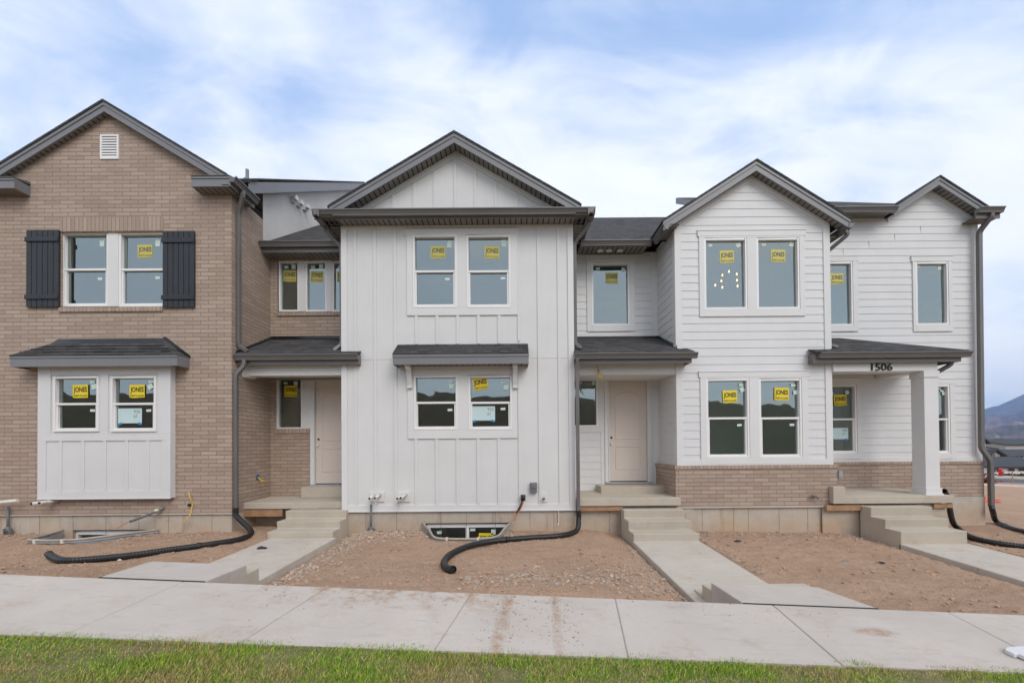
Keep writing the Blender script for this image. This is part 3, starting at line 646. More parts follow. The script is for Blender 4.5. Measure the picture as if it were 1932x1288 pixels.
# bay roof (hipped)
fr = [wx(19,8.16,680), wx(334,8.16,680)]; zf1, zf0 = wz(671,8.16,200), wz(690.5,8.16,200); bk = [wx(110,YA,640), wx(311,YA,640)]; zbk = wz(639,YA,210)
rx1 = fr[1]; rx0 = fr[0]
o = MB(); o.hexa([(rx0,8.15,zf1),(rx1,8.15,zf1),(rx1,YA-.002,zf1),(rx0,YA-.002,zf1)],[(rx0,8.15,zf1+.02),(rx1,8.15,zf1+.02),(rx1,YA-.002,zf1+.02),(rx0,YA-.002,zf1+.02)])
zsh = zbk-.11; ysh = YA-.11*(YA-8.15)/(zbk-zf1)
o.face([(rx0,8.14,zf1+.02),(rx1,8.14,zf1+.02),(bk[1]+.05,ysh,zsh),(bk[0]-.05,ysh,zsh)]); o.face([(rx1,8.14,zf1+.02),(rx1,YA-.002,zf1+.02),(bk[1]+.05,ysh,zsh)]); o.face([(rx0,8.14,zf1+.02),(bk[0]-.05,ysh,zsh),(rx0,YA-.002,zf1+.02)])
o.face([(rx1,YA-.002,zf1+.02),(bk[1],YA-.002,zbk),(bk[1]+.05,ysh,zsh)]); o.face([(rx0,YA-.002,zf1+.02),(bk[0]-.05,ysh,zsh),(bk[0],YA-.002,zbk)])
for k in range(1,4):
    q=k/4; o.box(rx0+(bk[0]-rx0)*q, rx1+(bk[1]-rx1)*q, 8.14+(ysh-8.14)*q-.02, 8.14+(ysh-8.14)*q+.01, zf1+.02+(zsh-zf1-.02)*q-.006, zf1+.02+(zsh-zf1-.02)*q+.008)
o.build('bay_roof', M['shingle'], A)
o = MB(); o.face([(bk[0]-.05,ysh,zsh),(bk[1]+.05,ysh,zsh),(bk[1],YA-.01,zbk),(bk[0],YA-.01,zbk)]); o.hexa([(bk[1]-.02,YA-.03,zbk),(rx1-.02,YA-.03,zf1),(rx1+.02,YA-.001,zf1),(bk[1]+.02,YA-.001,zbk)],[(bk[1],YA-.03,zbk+.03),(rx1,YA-.03,zf1+.06),(rx1+.02,YA-.001,zf1+.06),(bk[1]+.02,YA-.001,zbk+.03)]); o.build('membrane_flashing', M['membrane'], A)
o = MB(); o.box(rx0,rx1,8.16,8.185,zf0,zf1-.035); o.box(rx0-.006,rx1+.006,8.145,8.185,zf1-.035,zf1); o.box(rx1-.025,rx1,8.185,YA,zf0,zf1); o.box(rx0,rx0+.025,8.185,YA,zf0,zf1); o.build('bay_fascia', M['fascia'], A)
o = MB(); planks_box(o, rx0+.026, rx1-.026, 8.186, YA, zf0+.03); o.build('soffit', [M['soffit'], M['hole']], A)
# foundation A
def fpanel(parent, x0, x1, Y, z0, z1, holes=(), seams=(), sides=None):
    mb = MB(); wall(mb, [[(x0,z0),(x1,z0),(x1,z1),(x0,z1)]], holes, front(Y))
    for hq in holes:
        mb.face([(hq[0],Y,hq[2]),(hq[0],Y,hq[3]),(hq[0],Y+.2,hq[3]),(hq[0],Y+.2,hq[2])]); mb.face([(hq[1],Y,hq[2]),(hq[1],Y+.2,hq[2]),(hq[1],Y+.2,hq[3]),(hq[1],Y,hq[3])]); mb.face([(hq[0],Y,hq[3]),(hq[1],Y,hq[3]),(hq[1],Y+.2,hq[3]),(hq[0],Y+.2,hq[3])])
    if sides:
        for X, y1 in sides: mb.face([(X,Y,z0),(X,y1,z0),(X,y1,z1),(X,Y,z1)])
    f = mb.build('foundation', M['found'], parent)
    if seams:
        for x in seams: s = MB(); s.box(x-.004,x+.004,Y-.003,Y+.001,z0,z1-.01); s.build('form_seam', M['seam'], f)
    return f
egA = rect(137, 999, 290, 1045, YA+.03); fpanel(A, xAl, xAr-.02, YA+.03, -.9, ZF, [egA], [wx(u,YA+.03,985) for u in (75,138,200,262,318,400)], [(xAr-.02, 10.2)])
o = MB(); o.box(xAl,xAr+.01,YA-.012,YA+.04,ZF-.012,ZF+.012); o.build('weep_flashing', M['walk'], A)
fpanel(A, xAr-.02, xBl+.5, 9.3, -.9, .6)
def egress(parent, u0, v0, u1, v1, Y, jn=None, pales=()):
    x0,x1,z1 = wx(u0,Y,1005), wx(u1,Y,1005), wz(v0,Y,(u0+u1)/2); z0 = wz(v1,Y,(u0+u1)/2)-.35; mb = MB(); w=.07
    mb.box(x0,x0+w,Y-.02,Y+.06,z0,z1); mb.box(x1-w,x1,Y-.02,Y+.06,z0,z1); mb.box(x0+w,x1-w,Y-.02,Y+.06,z1-w,z1); mb.box(x0+w,x1-w,Y-.02,Y+.06,z0,z0+w); xm=(x0+x1)/2; mb.box(xm-.035,xm+.035,Y-.02,Y+.06,z0+w,z1-w)
    fr_ = mb.build('basement_window', M['vinyl'], parent, bevel=.003)
    for a,b in ((x0+w,xm-.035),(xm+.035,x1-w)):
        g = MB(); g.face([(a,Y+.02,z0+w),(b,Y+.02,z0+w),(b,Y+.02,z1-w),(a,Y+.02,z1-w)]); g.build('pane', M['glass'], fr_)
    if jn: jones(fr_, jn[0], jn[1], Y+.02)
    for p in pales: pale(fr_, *p[:2], Y+.02, *p[2:])
    room(parent, x0-.5, x1+.5, Y+.25, Y+2.5, z0-.2, min(z1+.1,.4), 'room_dark')
egress(A, 142, 1001, 290, 1040, YA+.12)
def well(name, lab, xa, xb, Y, dep, zr, xf0, xf1, zw=0):
    t = thing(name, lab, 'window well', ((xa+xb)/2, Y-dep/2, zr), 'egress window wells')
    path = curve([(xa,Y,zr),(xa+(xf0-xa)*.55,Y-dep*.45,zr),(xf0,Y-dep*.9,zr),(xf0+.25*(xf1-xf0),Y-dep,zr),(xf0+.75*(xf1-xf0),Y-dep,zr),(xf1,Y-dep*.86,zr),(xb+(xf1-xb)*.5,Y-dep*.42,zr),(xb,Y,zr)], 8)
    for p in path: p.z += zw*(1-(Y-p.y)/dep)
    mb = MB(); rows = [0,-.05,-.06,-.14,-.15,-.24,-.25,-.5,-.9]; offs = [0,0,.02,.02,0,0,.02,0,0]
    for i in range(len(path)-1):
        a, b = path[i], path[i+1]; n = Vector((b.y-a.y, a.x-b.x, 0)).normalized()
        for (r0,o0),(r1,o1) in zip(zip(rows,offs), zip(rows[1:],offs[1:])):
            mb.face([a-n*o0+Vector((0,0,r0)), b-n*o0+Vector((0,0,r0)), b-n*o1+Vector((0,0,r1)), a-n*o1+Vector((0,0,r1))])
    mb.build('corrugated_liner', M['galv'], t)
    mb = MB(); mb.tube([p+Vector((0,0,.005)) for p in path], .022, 8); mb.build('rim', M['rim'], t)
    for q in (.42,.56):
        p = path[int(q*len(path))]; mb = MB(); mb.box(p.x-.02,p.x+.02,p.y-.032,p.y+.03,p.z-.05,p.z+.03); mb.build('clip', M['pvc'], t)
    return path
zA = .16
wpA = well('window_well', 'corrugated metal window well at the foot of the brick house', wx(118,YA,1000), wx(299,YA,1000), YA, .9, zA, -8.95, -7.9)
wpB = well('window_well', 'tan rimmed window well below the white board and batten house', wx(797,YB,985), wx(963,YB,985), YB, .95, .075, wx(818,7.8,1015), wx(938,7.8,1015), .12)
# ================================================================ HOUSE B (board and batten)
Bh = thing('white_house', 'white board and batten townhouse with a pediment gable and a small shingled awning', 'house', (-1.15, YB, 0))
xBr = wx(1083, YB, 690); zBs = wz(425.5, YB, 862)
up = [rect(778.9,443.8,861.9,580.4,YB), rect(880.3,443.8,963.3,580.4,YB)]; lo = [rect(781,708.5,863.8,810.5,YB), rect(884,708.5,966,810.5,YB)]
o = MB(); wall(o, [[(xBl,ZF-.02),(xBr,ZF-.02),(xBr,zBs+.25),(xBl,zBs+.25)]], up+lo, front(YB))
o.face([(xBl,YB,ZF),(xBl,13,ZF),(xBl,13,zBs+.25),(xBl,YB,zBs+.25)]); o.face([(xBr,YB,ZF),(xBr,YB,zBs+.25),(xBr,13,zBs+.25),(xBr,13,ZF)]); o.face([(xBl,YB,ZF-.02),(xBr,YB,ZF-.02),(xBr,YB+.1,ZF-.02),(xBl,YB+.1,ZF-.02)])
o.build('board_wall', M['white'], Bh)
bt = .02; cw = .12; bw = .032
o = MB(); zlow, zhi = ZF-.02, zBs
o.box(xBl-.004,xBl+cw,YB-bt-.004,YB,zlow,zhi); o.box(xBr-cw,xBr+.004,YB-bt-.004,YB,zlow,zhi)
o.box(xBl+cw,xBr-cw,YB-bt,YB,zlow,zlow+.13); o.box(xBl+cw,xBr-cw,YB-bt,YB,zhi-.05,zhi)
o.box(xBl-.004,xBr+.004,YB-bt-.016,YB,zlow-.015,zlow+.012)
tr = rect(768,432.5,975.5,595,YB); tl = rect(770,690,976,826.8,YB)
def holes_trim(mb, T, wins, hd=.03):
    (x0,x1,z0,z1) = T; (a0,a1,b0,b1),(c0,c1,_,_) = wins[0], wins[-1]
    mb.box(x0,a0,YB-bt-.006,YB,z0,z1); mb.box(c1,x1,YB-bt-.006,YB,z0,z1)
    if len(wins) > 1: mb.box(a1,c0,YB-bt-.006,YB,b0,b1)
    mb.box(a0,c1,YB-bt-.006,YB,z0,b0); mb.box(a0,c1,YB-bt-.006,YB,b1,z1)
    for w in wins: mb.box(w[0]-.03,w[1]+.03,YB-bt-.02,YB-bt-.006,w[3]+.025,w[3]+.04)
holes_trim(o, tr, up); holes_trim(o, tl, lo)
o.box(tr[0]-.03,tr[1]+.03,YB-bt-.012,YB-.001,tr[3]-.13,tr[3]); 
o.build('trim_board', M['trim'], Bh, bevel=.003)
o = MB(); awu0, awu1 = wx(748.8,YB,650), wx(995.6,YB,650); zaw1 = wz(649,YB,870); zj = wz(676,YB,870)
for u in (671,708,746,1017,1055):
    x = wx(u,YB,640)
    o.box(x-bw,x+bw,YB-bt,YB,zlow+.13,zhi-.05)
for u in (786,825,864,903,942):
    x = wx(u,YB,640); o.box(x-bw,x+bw,YB-bt,YB,zaw1+.0,tr[2]); x = wx(u-.5,YB,870); o.box(x-bw,x+bw,YB-bt,YB,zlow+.13,tl[2])
x = wx(979,YB,640); o.box(x-bw,x+bw,YB-bt,YB,zaw1+.05,zhi-.05) if x-bw>tr[1] else o.box(tr[1],tr[1]+.05,YB-bt,YB,zaw1+.05,zhi-.05); x = wx(981,YB,870); o.box(x-bw,x+bw,YB-bt,YB,zlow+.13,zj-.3)
o.build('batten', M['white'], Bh, bevel=.003)
o = MB(); o.box(xBl+cw,awu0-.05,YB-.006,YB,zj-.006,zj+.004); o.box(awu1+.05,xBr-cw,YB-.006,YB,zj-.006,zj+.004); o.build('z_flashing', M['trim'], Bh)
window(Bh,778.9,443.8,861.9,580.4,YB-.014, jn=(826.5,476), pales=[(848,461,.1,.15,-.05),(844,526.5,.1,.05)], label='left upper window of the board and batten house')
window(Bh,880.3,443.8,963.3,580.4,YB-.014, jn=(928,476.5), ja=-.03, pales=[(951,459,.1,.15),(949,525,.1,.05)], label='right upper window of the board and batten house')
window(Bh,781,708.5,863.8,810.5,YB-.014, pales=[(851,719.5,.1,.05),(852,728,.1,.1),(849,773,.1,.05)], label='lower window without a sticker under the awning')
window(Bh,884,708.5,966,810.5,YB-.014, jn=(906.5,723.5), ja=.13, pales=[(951,721,.1,.05),(955,730,.1,.1),(949,771,.1,.05)], cards=[(891,766,934,793,'933')], label='lower window with a tilted sticker and a job card')
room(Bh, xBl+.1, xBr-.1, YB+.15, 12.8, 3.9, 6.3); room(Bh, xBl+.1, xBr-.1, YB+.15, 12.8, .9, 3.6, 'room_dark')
# eaves of B
ygB = 8.31; xgl, xgr = wx(587,ygB,398), wx(1124,ygB,398); zgB = wz(391.5,ygB,862)
sof = zgB - zBs
eave_front(Bh, xgl, xgr, ygB, zgB, YB, sof)
eave_side(Bh, xgl, -1, ygB+.002, 9.62, zgB, xBl, sof); eave_side(Bh, xgr, 1, ygB+.002, 9.62, zgB, xBr, sof)
xpk = wx(857,8.45,300); zpk = wz(248,8.45,857); slB = .588; hwB = (wx(1093,8.45,388)-wx(620,8.45,391))/2
zapB = gable(Bh, xpk, zpk, slB, hwB, hwB, 8.45, YB, 12.5, .165)
zped = zgB+.03
wq = (zapB-zped)/slB
o = MB(); wall(o, [[(xpk-wq,zped),(xpk+wq,zped),(xpk,zapB)]], [], front(YB)); o.build('pediment_wall', M['white'], Bh)
o = MB(); tv = .13
for sg in (-1,1): o.prism_y([(xpk,zapB),(xpk+sg*wq,zped),(xpk+sg*(wq-tv/slB),zped),(xpk,zapB-tv)], YB-.024, YB-.001)
for u in (742,781,820,859,897,935,974):
    x = wx(u,YB,360); zt = zapB-tv-slB*abs(x-xpk)-.01
    if zt > zped+.03: o.box(x-.027,x+.027,YB-.02,YB-.001,zped,zt)
o.build('batten', M['white'], Bh, bevel=.002)
o = MB(); o.hexa([(xgl+.05,8.40,zgB-.03),(xgr-.05,8.40,zgB-.03),(xgr-.05,YB,zgB+.03),(xgl+.05,YB,zgB+.03)],[(xgl+.05,8.40,zgB-.02),(xgr-.05,8.40,zgB-.02),(xgr-.05,YB,zgB+.045),(xgl+.05,YB,zgB+.045)])
for sg, xe, xw in ((-1,xgl,xBl),(1,xgr,xBr)):
    o.face([(xe-sg*.1,8.4,zgB-.01),(xe-sg*.1,9.7,zgB-.01),(xpk+sg*hwB*.7,9.7,zgB+.5),(xpk+sg*hwB*.7,YB,zgB+.3)]) if False else None
o.build('pent_roof', M['membrane'], Bh)
# awning
yaf = 8.38; ax0, ax1 = wx(741,yaf,670), wx(997.5,yaf,670); zt1 = wz(668,yaf,870); zt0 = wz(686.5,yaf,870)
o = MB(); o.hexa([(ax0,yaf-.02,zt1),(ax1,yaf-.02,zt1),(ax1,YB-.001,zaw1-.03),(ax0,YB-.001,zaw1-.03)],[(ax0,yaf-.02,zt1+.025),(ax1,yaf-.02,zt1+.025),(ax1,YB-.001,zaw1),(ax0,YB-.001,zaw1)])
for k in range(1,4): q=k/4; yy = yaf+(YB-yaf)*q; zz = zt1+.025+(zaw1-zt1-.025)*q; o.box(ax0,ax1,yy-.02,yy+.015,zz-.01,zz+.006)
o.build('awning_roof', M['shingle'], Bh)
o = MB(); o.box(ax0,ax1,yaf,yaf+.025,zt0,zt1-.05); o.box(ax0-.005,ax1+.005,yaf-.015,yaf+.025,zt1-.05,zt1)
for xa_ in (ax0,ax1-.025): o.prism_y([(xa_,zt0),(xa_+.025,zt0),(xa_+.025,zt1+.0),(xa_,zt1+.0)], yaf+.025, YB-.001); o.hexa([(xa_,yaf+.025,zt1),(xa_+.025,yaf+.025,zt1),(xa_+.025,YB-.001,zt1),(xa_,YB-.001,zt1)],[(xa_,yaf+.025,zt1+.001),(xa_+.025,yaf+.025,zt1+.001),(xa_+.025,YB-.001,zaw1-.03),(xa_,YB-.001,zaw1-.03)])
o.build('awning_fascia', M['fascia'], Bh)
o = MB(); planks_box(o, ax0+.026, ax1-.026, yaf+.026, YB-.002, zt0+.02); o.build('soffit', [M['soffit'], M['hole']], Bh)
for uc in (771,972):
    x = wx(uc,8.62,700); zb = wz(734,YB,uc); o = MB(); ztp = zt0+.018
    pr = [(YB-.03,zb),(YB-.06,zb),(YB-.085,zb+.02),(YB-.085,zb+.05),(YB-.06,zb+.06),(YB-.085,zb+.14),(YB-.15,ztp-.09),(YB-.26,ztp-.045),(YB-.3,ztp-.045),(YB-.3,ztp),(YB-.03,ztp)]
    a = [(x-.05,y,z) for y,z in pr]; b = [(x+.05,y,z) for y,z in pr]; o.face(a); o.face(b[::-1])
    for i in range(len(pr)): j=(i+1)%len(pr); o.face([a[j],a[i],b[i],b[j]])
    o.build('awning_bracket', M['trim'], Bh)
# downspouts B
zz = zgB-.1
downspout(Bh, [(xgl+.06,8.75,zz),(xgl+.06,8.75,zz-.1),(xBl-.05,8.88,zz-.42),(xBl-.05,8.88,wz(650,8.88,640)),(xBl-.19,8.80,wz(661,8.8,640))], label='downspout at the left corner of the board and batten front')
downspout(Bh, [(xgr-.06,8.62,zz),(xgr-.06,8.62,zz-.1),(xBr+.045,8.8,zz-.4),(xBr+.045,8.8,wz(650,8.8,1086)),(xBr+.17,8.75,wz(657,8.75,1086))], label='upper downspout at the right corner of the board and batten front')
# foundation B
egB = rect(803, 986, 960, 1045, YB+.02); fpanel(Bh, xBl+.02, xBr-.02, YB+.02, -.9, ZF-.02, [egB], [wx(u,YB+.02,985) for u in (690,748,832,880,935,1000,1045)], [(xBl+.02,10),(xBr-.02,10)])
egress(Bh, 806, 988, 958, 1045, YB+.1, jn=(917,1017), pales=[(829,1004,.1,.06),(892,998.5,.11,.06),(931,1003,.1,.11)])
# entry of B (recessed door)
xCl = wx(1276.5, YC, 660)
hB = [rect(1116,496.5,1187.5,614,YCb)]
zE = wz(480,YCb,1180); zBr0, zBr1 = wz(664.5,8.5,1200), wz(638,YCb,1180)
e = .1778
o = MB(); wall(o, [[(xBr,zBr1-.1),(xCl+.05,zBr1-.1),(xCl+.05,zE+.05),(xBr,zE+.05)]], hB, front(YCb), e, .52)
lowB = rect(1070,711,1128,805,YCb); dB = rect(1149,716.7,1220,906.8,YCb)
wall(o, [[(xBr,.6),(xCl+.05,.6),(xCl+.05,3.5),(xBr,3.5)]], [lowB, (dB[0]-.11,dB[1]+.11,.0,dB[3]+.11)], front(YCb), e, .52)
o.build('entry_siding', M['lap'], Bh)
def trimset(parent, T, wins, Y, head=.03, p=.031):
    mb = MB(); (x0,x1,z0,z1) = T; a, b = wins[0], wins[-1]
    mb.box(x0,a[0],Y-p,Y,z0,z1-.12); mb.box(b[1],x1,Y-p,Y,z0,z1-.12); mb.box(a[0],b[1],Y-p,Y,z0,a[2]); mb.box(a[0],b[1],Y-p,Y,a[3],z1-.12)
    if len(wins) > 1: mb.box(a[1],b[0],Y-p,Y,a[2],a[3])
    mb.box(x0-head,x1+head,Y-p-.004,Y,z1-.12,z1); mb.box(x0-head-.01,x1+head+.01,Y-p-.014,Y,z1,z1+.014)
    mb.build('window_trim', M['trim'], parent, bevel=.003)
trimset(Bh, rect(1107,483.4,1197,625.3,YCb), hB, YCb)
window(Bh,1116,496.5,1187.5,614,YCb-.014,'fixed', jn=(1154,525), pales=[(1128,507,.1,.05),(1176,509,.09,.1)], label='upper window above the middle entry')
window(Bh,1070,711,1128,805,YCb-.014,'fixed', pales=[(1095,722,.09,.05),(1120,722,.08,.09,.1)], label='sidelight beside the middle door')
o = MB(); o.box(lowB[1],dB[0]-.11,YCb-.02,YCb,lowB[2]-.12,dB[3]+.11); o.box(xBr,dB[0]-.11,YCb-.0201,YCb,lowB[2]-.12,lowB[2]); o.box(dB[0]-.2,dB[0]-.11,YCb-.02,YCb,.7,lowB[2]-.12); o.box(dB[1]+.11,xCl-.002,YCb-.02,YCb,.7,dB[3]+.11); o.box(xBr,xCl-.002,YCb-.022,YCb,dB[3]+.112,dB[3]+.4); o.build('entry_trim', M['trim'], Bh)
o = MB(); r_=rect(1230,483,1239.5,635,YCb); o.box(r_[0],xCl-.002,YCb-.022,YCb,zBr1-.05,zE+.04); o.box(xBr,xCl-.002,YCb-.021,YCb,zBr1-.02,zBr1+.12); o.build('corner_board', M['trim'], Bh)
door(Bh,1149,716.7,1220,906.8,YCb, lab='beige two panel front door of the middle entry')
room(Bh, xBr+.05, xCl-.05, YCb+.15, 13.2, 4.2, 6.4); room(Bh, xBr+.05, xCl-.05, YCb+.15, 13.2, .9, 3.6, 'room_dark')
# main lower roof A/B + eaves behind
zEv = wz(454, YEV, 1150); xCgl = wx(1250, 8.71, 415)
o = MB()
def slab(mb, pts, t=.03):
    mb.hexa([(x,y,z-t) for x,y,z in pts], pts)
YR = 13.5; zR = zEv+SLM*(YR-YEV)
slab(o, [(xAr+.02,YEV,zEv),(6.3,YEV,zEv),(6.3,YR,zR),(xAr+.02,YR,zR)]); slab(o, [(xAr+.02,YR,zR),(6.3,YR,zR),(6.3,YR+6,zR-4),(xAr+.02,YR+6,zR-4)])
o.build('main_roof', M['shingle'], Bh)
sf2 = zEv - zE
eave_front(Bh, xgr-.12, xCgl-.0, YEV-.06, zEv, YCb, sf2)
eave_front(A, xAr+.01, xBl-.01, YEV-.06, wz(455.5,YEV,570), YAb, .2)
o = MB()
for u in (1132.5,1149,1170):
    yy = 9.85; x, z = W(u,472.5,yy); z = zEv-sf2-.004
    o.tube([(x,yy,z),(x,yy,z-.012)],.075,18)
    o.tube([(x,yy,z-.012),(x,yy,z-.02)],.05,18)
o.build('recessed_light', M['vinyl'], Bh)
# entry roof B
xe0, xe1 = xBr-.02, wx(1318, 8.5, 668)
slE = (zBr1-zBr0)/(YCb-8.56); zkC = zBr0+slE*(YC-8.56)
o = shed(Bh, xBr+.003, xCl-.003, 8.5, zBr0, YCb, zBr1, xBr+.003, xCl-.003)
o.hexa([(xCl-.003,8.56,zBr0),(xe1-.05,8.56,zBr0),(xe1-.05,YC-.003,zkC-.03),(xCl-.003,YC-.003,zkC-.03)],[(xCl-.003,8.56,zBr0+.03),(xe1-.05,8.56,zBr0+.03),(xe1-.05,YC-.003,zkC),(xCl-.003,YC-.003,zkC)])
o.build('entry_roof', M['shingle'], Bh)
gutter(Bh,(xe0,8.62,zBr0),(xe1,8.62,zBr0),(0,-1,0))
o = MB(); o.box(xe0,xe1-.09,8.62,8.65,zBr0-.2,zBr0-.01); o.box(xe1-.115,xe1-.09,8.65,YC-.003,zBr0-.2,zBr0+.0); o.build('fascia', M['gutter'], Bh)
o = MB(); planks_box(o, xe0+.03, xe1-.12, 8.651, YC-.004, zBr0-.10); o.build('soffit', [M['soffit'], M['hole']], Bh)
o = MB(); o.box(xBr+.003,xCl-.003,YCb-.05,YCb-.024,zBr1-.02,zBr1+.04); o.hexa([(xCl-.03,8.9,zkC),(xCl-.001,8.9,zkC),(xCl-.001,YCb,zBr1),(xCl-.03,YCb,zBr1)],[(xCl-.012,8.9,zkC+.07),(xCl-.001,8.9,zkC+.07),(xCl-.001,YCb,zBr1+.07),(xCl-.012,YCb,zBr1+.07)]); o.build('flashing', M['membrane'], Bh)
bb = rect(1092,684,1277,706,YC); o = MB(); o.box(xBr+.003,xCl-.002,YC-.004,YC+.25,bb[2],zBr0-.10); o.build('entry_beam', M['trim'], Bh, bevel=.005)
o = MB(); o.box(xBr+.003,xCl-.002,YC+.25,YCb-.03,bb[2]+.03,bb[2]+.05); o.build('entry_ceiling', M['trim'], Bh)
xd = xBr+.04
downspout(Bh, [(xBr+.04,8.55,zBr0-.1),(xBr+.04,8.60,zBr0-.3),(xBr+.04,8.62,wz(965,8.62,1089))], label='lower downspout at the right corner of the board and batten front')
# ================================================================ HOUSE C (lap siding, 1506)
Ch = thing('white_house', 'white lap sided townhouse numbered 1506 with a brick base and a corner porch', 'house', (6.5, YC, 0))
xCr = wx(1565, YC, 650); slC = .637; xpc = wx(1427,8.71,302); zpc = wz(301,8.71,1427)
hl = xpc-wx(1252,8.71,415); hr = wx(1603,8.71,412)-xpc
zapC = gable(Ch, xpc, zpc, slC, hl, hr, 8.71, YC, 12.6, .165)
zcap = wz(877, YCw, 1430)
hC = [rect(1327.8,450,1408.6,583.5,YC), rect(1426.6,449.5,1507.3,583,YC), rect(1332,714.6,1413,863,YC), rect(1431.6,714.6,1512,863,YC)]
zeL = zapC-slC*(xpc-xCl); zeR = zapC-slC*(xCr-xpc); zem = min(zeL, zeR)
def gab(xa, xb, xp, za, sl, zbase, zsq):
    return [[(xa,zbase),(xb,zbase),(xb,zsq),(xa,zsq)], [(xa,zsq),(xb,zsq),(xb,za-sl*(xb-xp)),(xp,za),(xa,za-sl*(xp-xa))]]
o = MB(); wall(o, gab(xCl,xCr,xpc,zapC,slC,zcap,zem-.001), hC, front(YC), e, .52)
wall(o, [[(YC,zcap),(YCb+.05,zcap),(YCb+.05,zem),(YC,zem)]], [], side_l(xCl), e, .52); wall(o, [[(YC,zcap),(YCb+.05,zcap),(YCb+.05,zem),(YC,zem)]], [], side_r(xCr), e, .52)
o.build('lap_siding', M['lap'], Ch)
o = MB(); p = .026; cb = .115
zlb = zcap
o.box(xCl-.026,xCl+cb,YC-p,YC,zlb,zeL-.0); o.box(xCr-cb,xCr+.026,YC-p,YC,zlb,zeR-.0)
o.box(xCl-.026,xCl-.0,YC,YC+cb,zlb,zem); o.box(xCr,xCr+.026,YC,YC+cb,zlb,zem)
o.box(xCl+cb,xCr-cb,YC-p,YC,zlb,zlb+.12); o.box(xCl-.025,xCl,YC+cb,YCb-.03,zlb,zlb+.12)
for sg, xw in ((-1,xCl),(1,xCr)):
    w_ = abs(xw-xpc); o.prism_y([(xpc,zapC),(xpc+sg*w_,zapC-slC*w_),(xpc+sg*w_,zapC-slC*w_-.12),(xpc,zapC-.12)], YC-p-.002, YC-.001)
o.build('corner_board', M['trim'], Ch)
trimset(Ch, rect(1318.5,436,1517,597,YC), hC[:2], YC); trimset(Ch, rect(1321,701,1524,875,YC), hC[2:], YC)
window(Ch,1327.8,450,1408.6,583.5,YC-.014,'fixed', jn=(1371,484.5), pales=[(1340,463,.08,.06),(1393,462,.1,.09,.5)], label='upper window with the lit chandelier behind it')
window(Ch,1426.6,449.5,1507.3,583,YC-.014,'fixed', jn=(1468,483), pales=[(1441,461.5,.1,.05),(1493,461,.1,.1,-.2)], label='upper window right of the chandelier window')
window(Ch,1332,714.6,1413,863,YC-.014, jn=(1377,748), pales=[(1398,726,.1,.05),(1400,734.5,.1,.1,.4),(1395,801.5,.1,.05)], label='left lower window over the brick base')
window(Ch,1431.6,714.6,1512,863,YC-.014, jn=(1474.5,743), pales=[(1496,726.5,.1,.05),(1501,740,.1,.09),(1494,801,.1,.05)], label='right lower window over the brick base')
room(Ch, xCl+.15, xCr-.15, YC+.15, YC+3.2, 3.9, 6.8); room(Ch, xCl+.15, xCr-.15, YC+.15, YC+2.4, 1.1, 3.6, 'room')
eave_side(Ch, xCgl-.0, -1, 8.70, YEV-.05, zEv+.0, xCl, sf2)
xg2 = wx(1604,8.71,415)
gutter(Ch,(xg2-.03,8.70,zEv-.0),(xg2-.03,YCb-.5,zEv-.0),(1,0,0))
o = MB(); o.box(xg2-.06,xg2-.03,8.74,YCb,zEv-.2,zEv-.02); o.build('fascia', M['gutter'], Ch)
o = MB(); planks_box(o, xCr, xg2-.06, YC, YCb, zEv-.18, 'y'); o.box(xCl-.2,xCl,YC-.19,YC-.005,zEv-.17,zEv-.1) if False else None; o.build('soffit', [M['soffit'], M['hole']], Ch)
# wainscot
zbb = ZF+.01
xw0, xw1 = wx(1275,YCw,915), wx(1580,YCw,915)
o = MB(); wall(o, [[(xw0,zbb),(xw1,zbb),(xw1,zcap-.07),(xw0,zcap-.07)]], [], front(YCw)); wall(o, [[(YCw,zbb),(YCb,zbb),(YCb,zcap-.07),(YCw,zcap-.07)]], [], side_l(xw0)); wall(o, [[(YCw,zbb),(YCb,zbb),(YCb,zcap-.07),(YCw,zcap-.07)]], [], side_r(xw1)); o.build('brick_base', M['brick'], Ch)
o = MB(); o.box(xw0-.02,xw1+.02,YCw-.02,YC+.02,zcap-.07,zcap); o.box(xw0-.02,xw0+.06,YC+.02,YCb-.001,zcap-.07,zcap); o.box(xw1-.06,xw1+.02,YC+.02,YCb-.001,zcap-.07,zcap); o.build('brick_cap', M['soldier'], Ch)
o = MB(); o.box(xw0-.01,xw1+.01,YCw-.02,YCw+.03,zbb-.03,zbb); o.build('brick_ledge', M['walk'], Ch)
fpanel(Ch, xw0+.02, xw1+.6, YCw+.03, -.9, zbb-.03, (), [wx(u,YCw+.03,980) for u in (1325,1384,1412,1470,1524,1552,1589)], [(xw0+.02,10)])
# far right wall
xDr = wx(1845, YCb, 640); slD = .66; xpd = wx(1772,9.82,332); zpd = wz(331.5,9.82,1772)
hdl = xpd-wx(1688,9.82,387); hdr = wx(1861,9.82,390)-xpd
zapD = gable(Ch, xpd, zpd, slD, hdl+.02, hdr+.05, 9.82, YCb, 13.5, .15)
zD0 = wz(870.5,YCb-.06,1700); zDe = wz(412,YCb,1650)
hD = [rect(1545,494.8,1608,614.5,YCb), rect(1726.6,494.8,1788,613,YCb), rect(1550,726,1615.5,855.5,YCb), rect(1733,726,1791,855.5,YCb)]
zrr = zapD-slD*(xDr-xpd)
lft = xpd-(zapD-zDe)/slD
o = MB(); zsq = min(zDe, zrr)-.002
wall(o, [[(xCr,zD0),(xDr,zD0),(xDr,zsq),(xCr,zsq)], [(xCr,zsq),(xDr,zsq),(xDr,zrr),(xpd,zapD),(lft,zDe),(xCr,zDe)] if False else [(lft,zsq),(xDr,zsq),(xDr,zrr),(xpd,zapD),(lft,zDe)], [(xCr,zsq),(lft,zsq),(lft,zDe),(xCr,zDe)]], hD, front(YCb), e, .52)
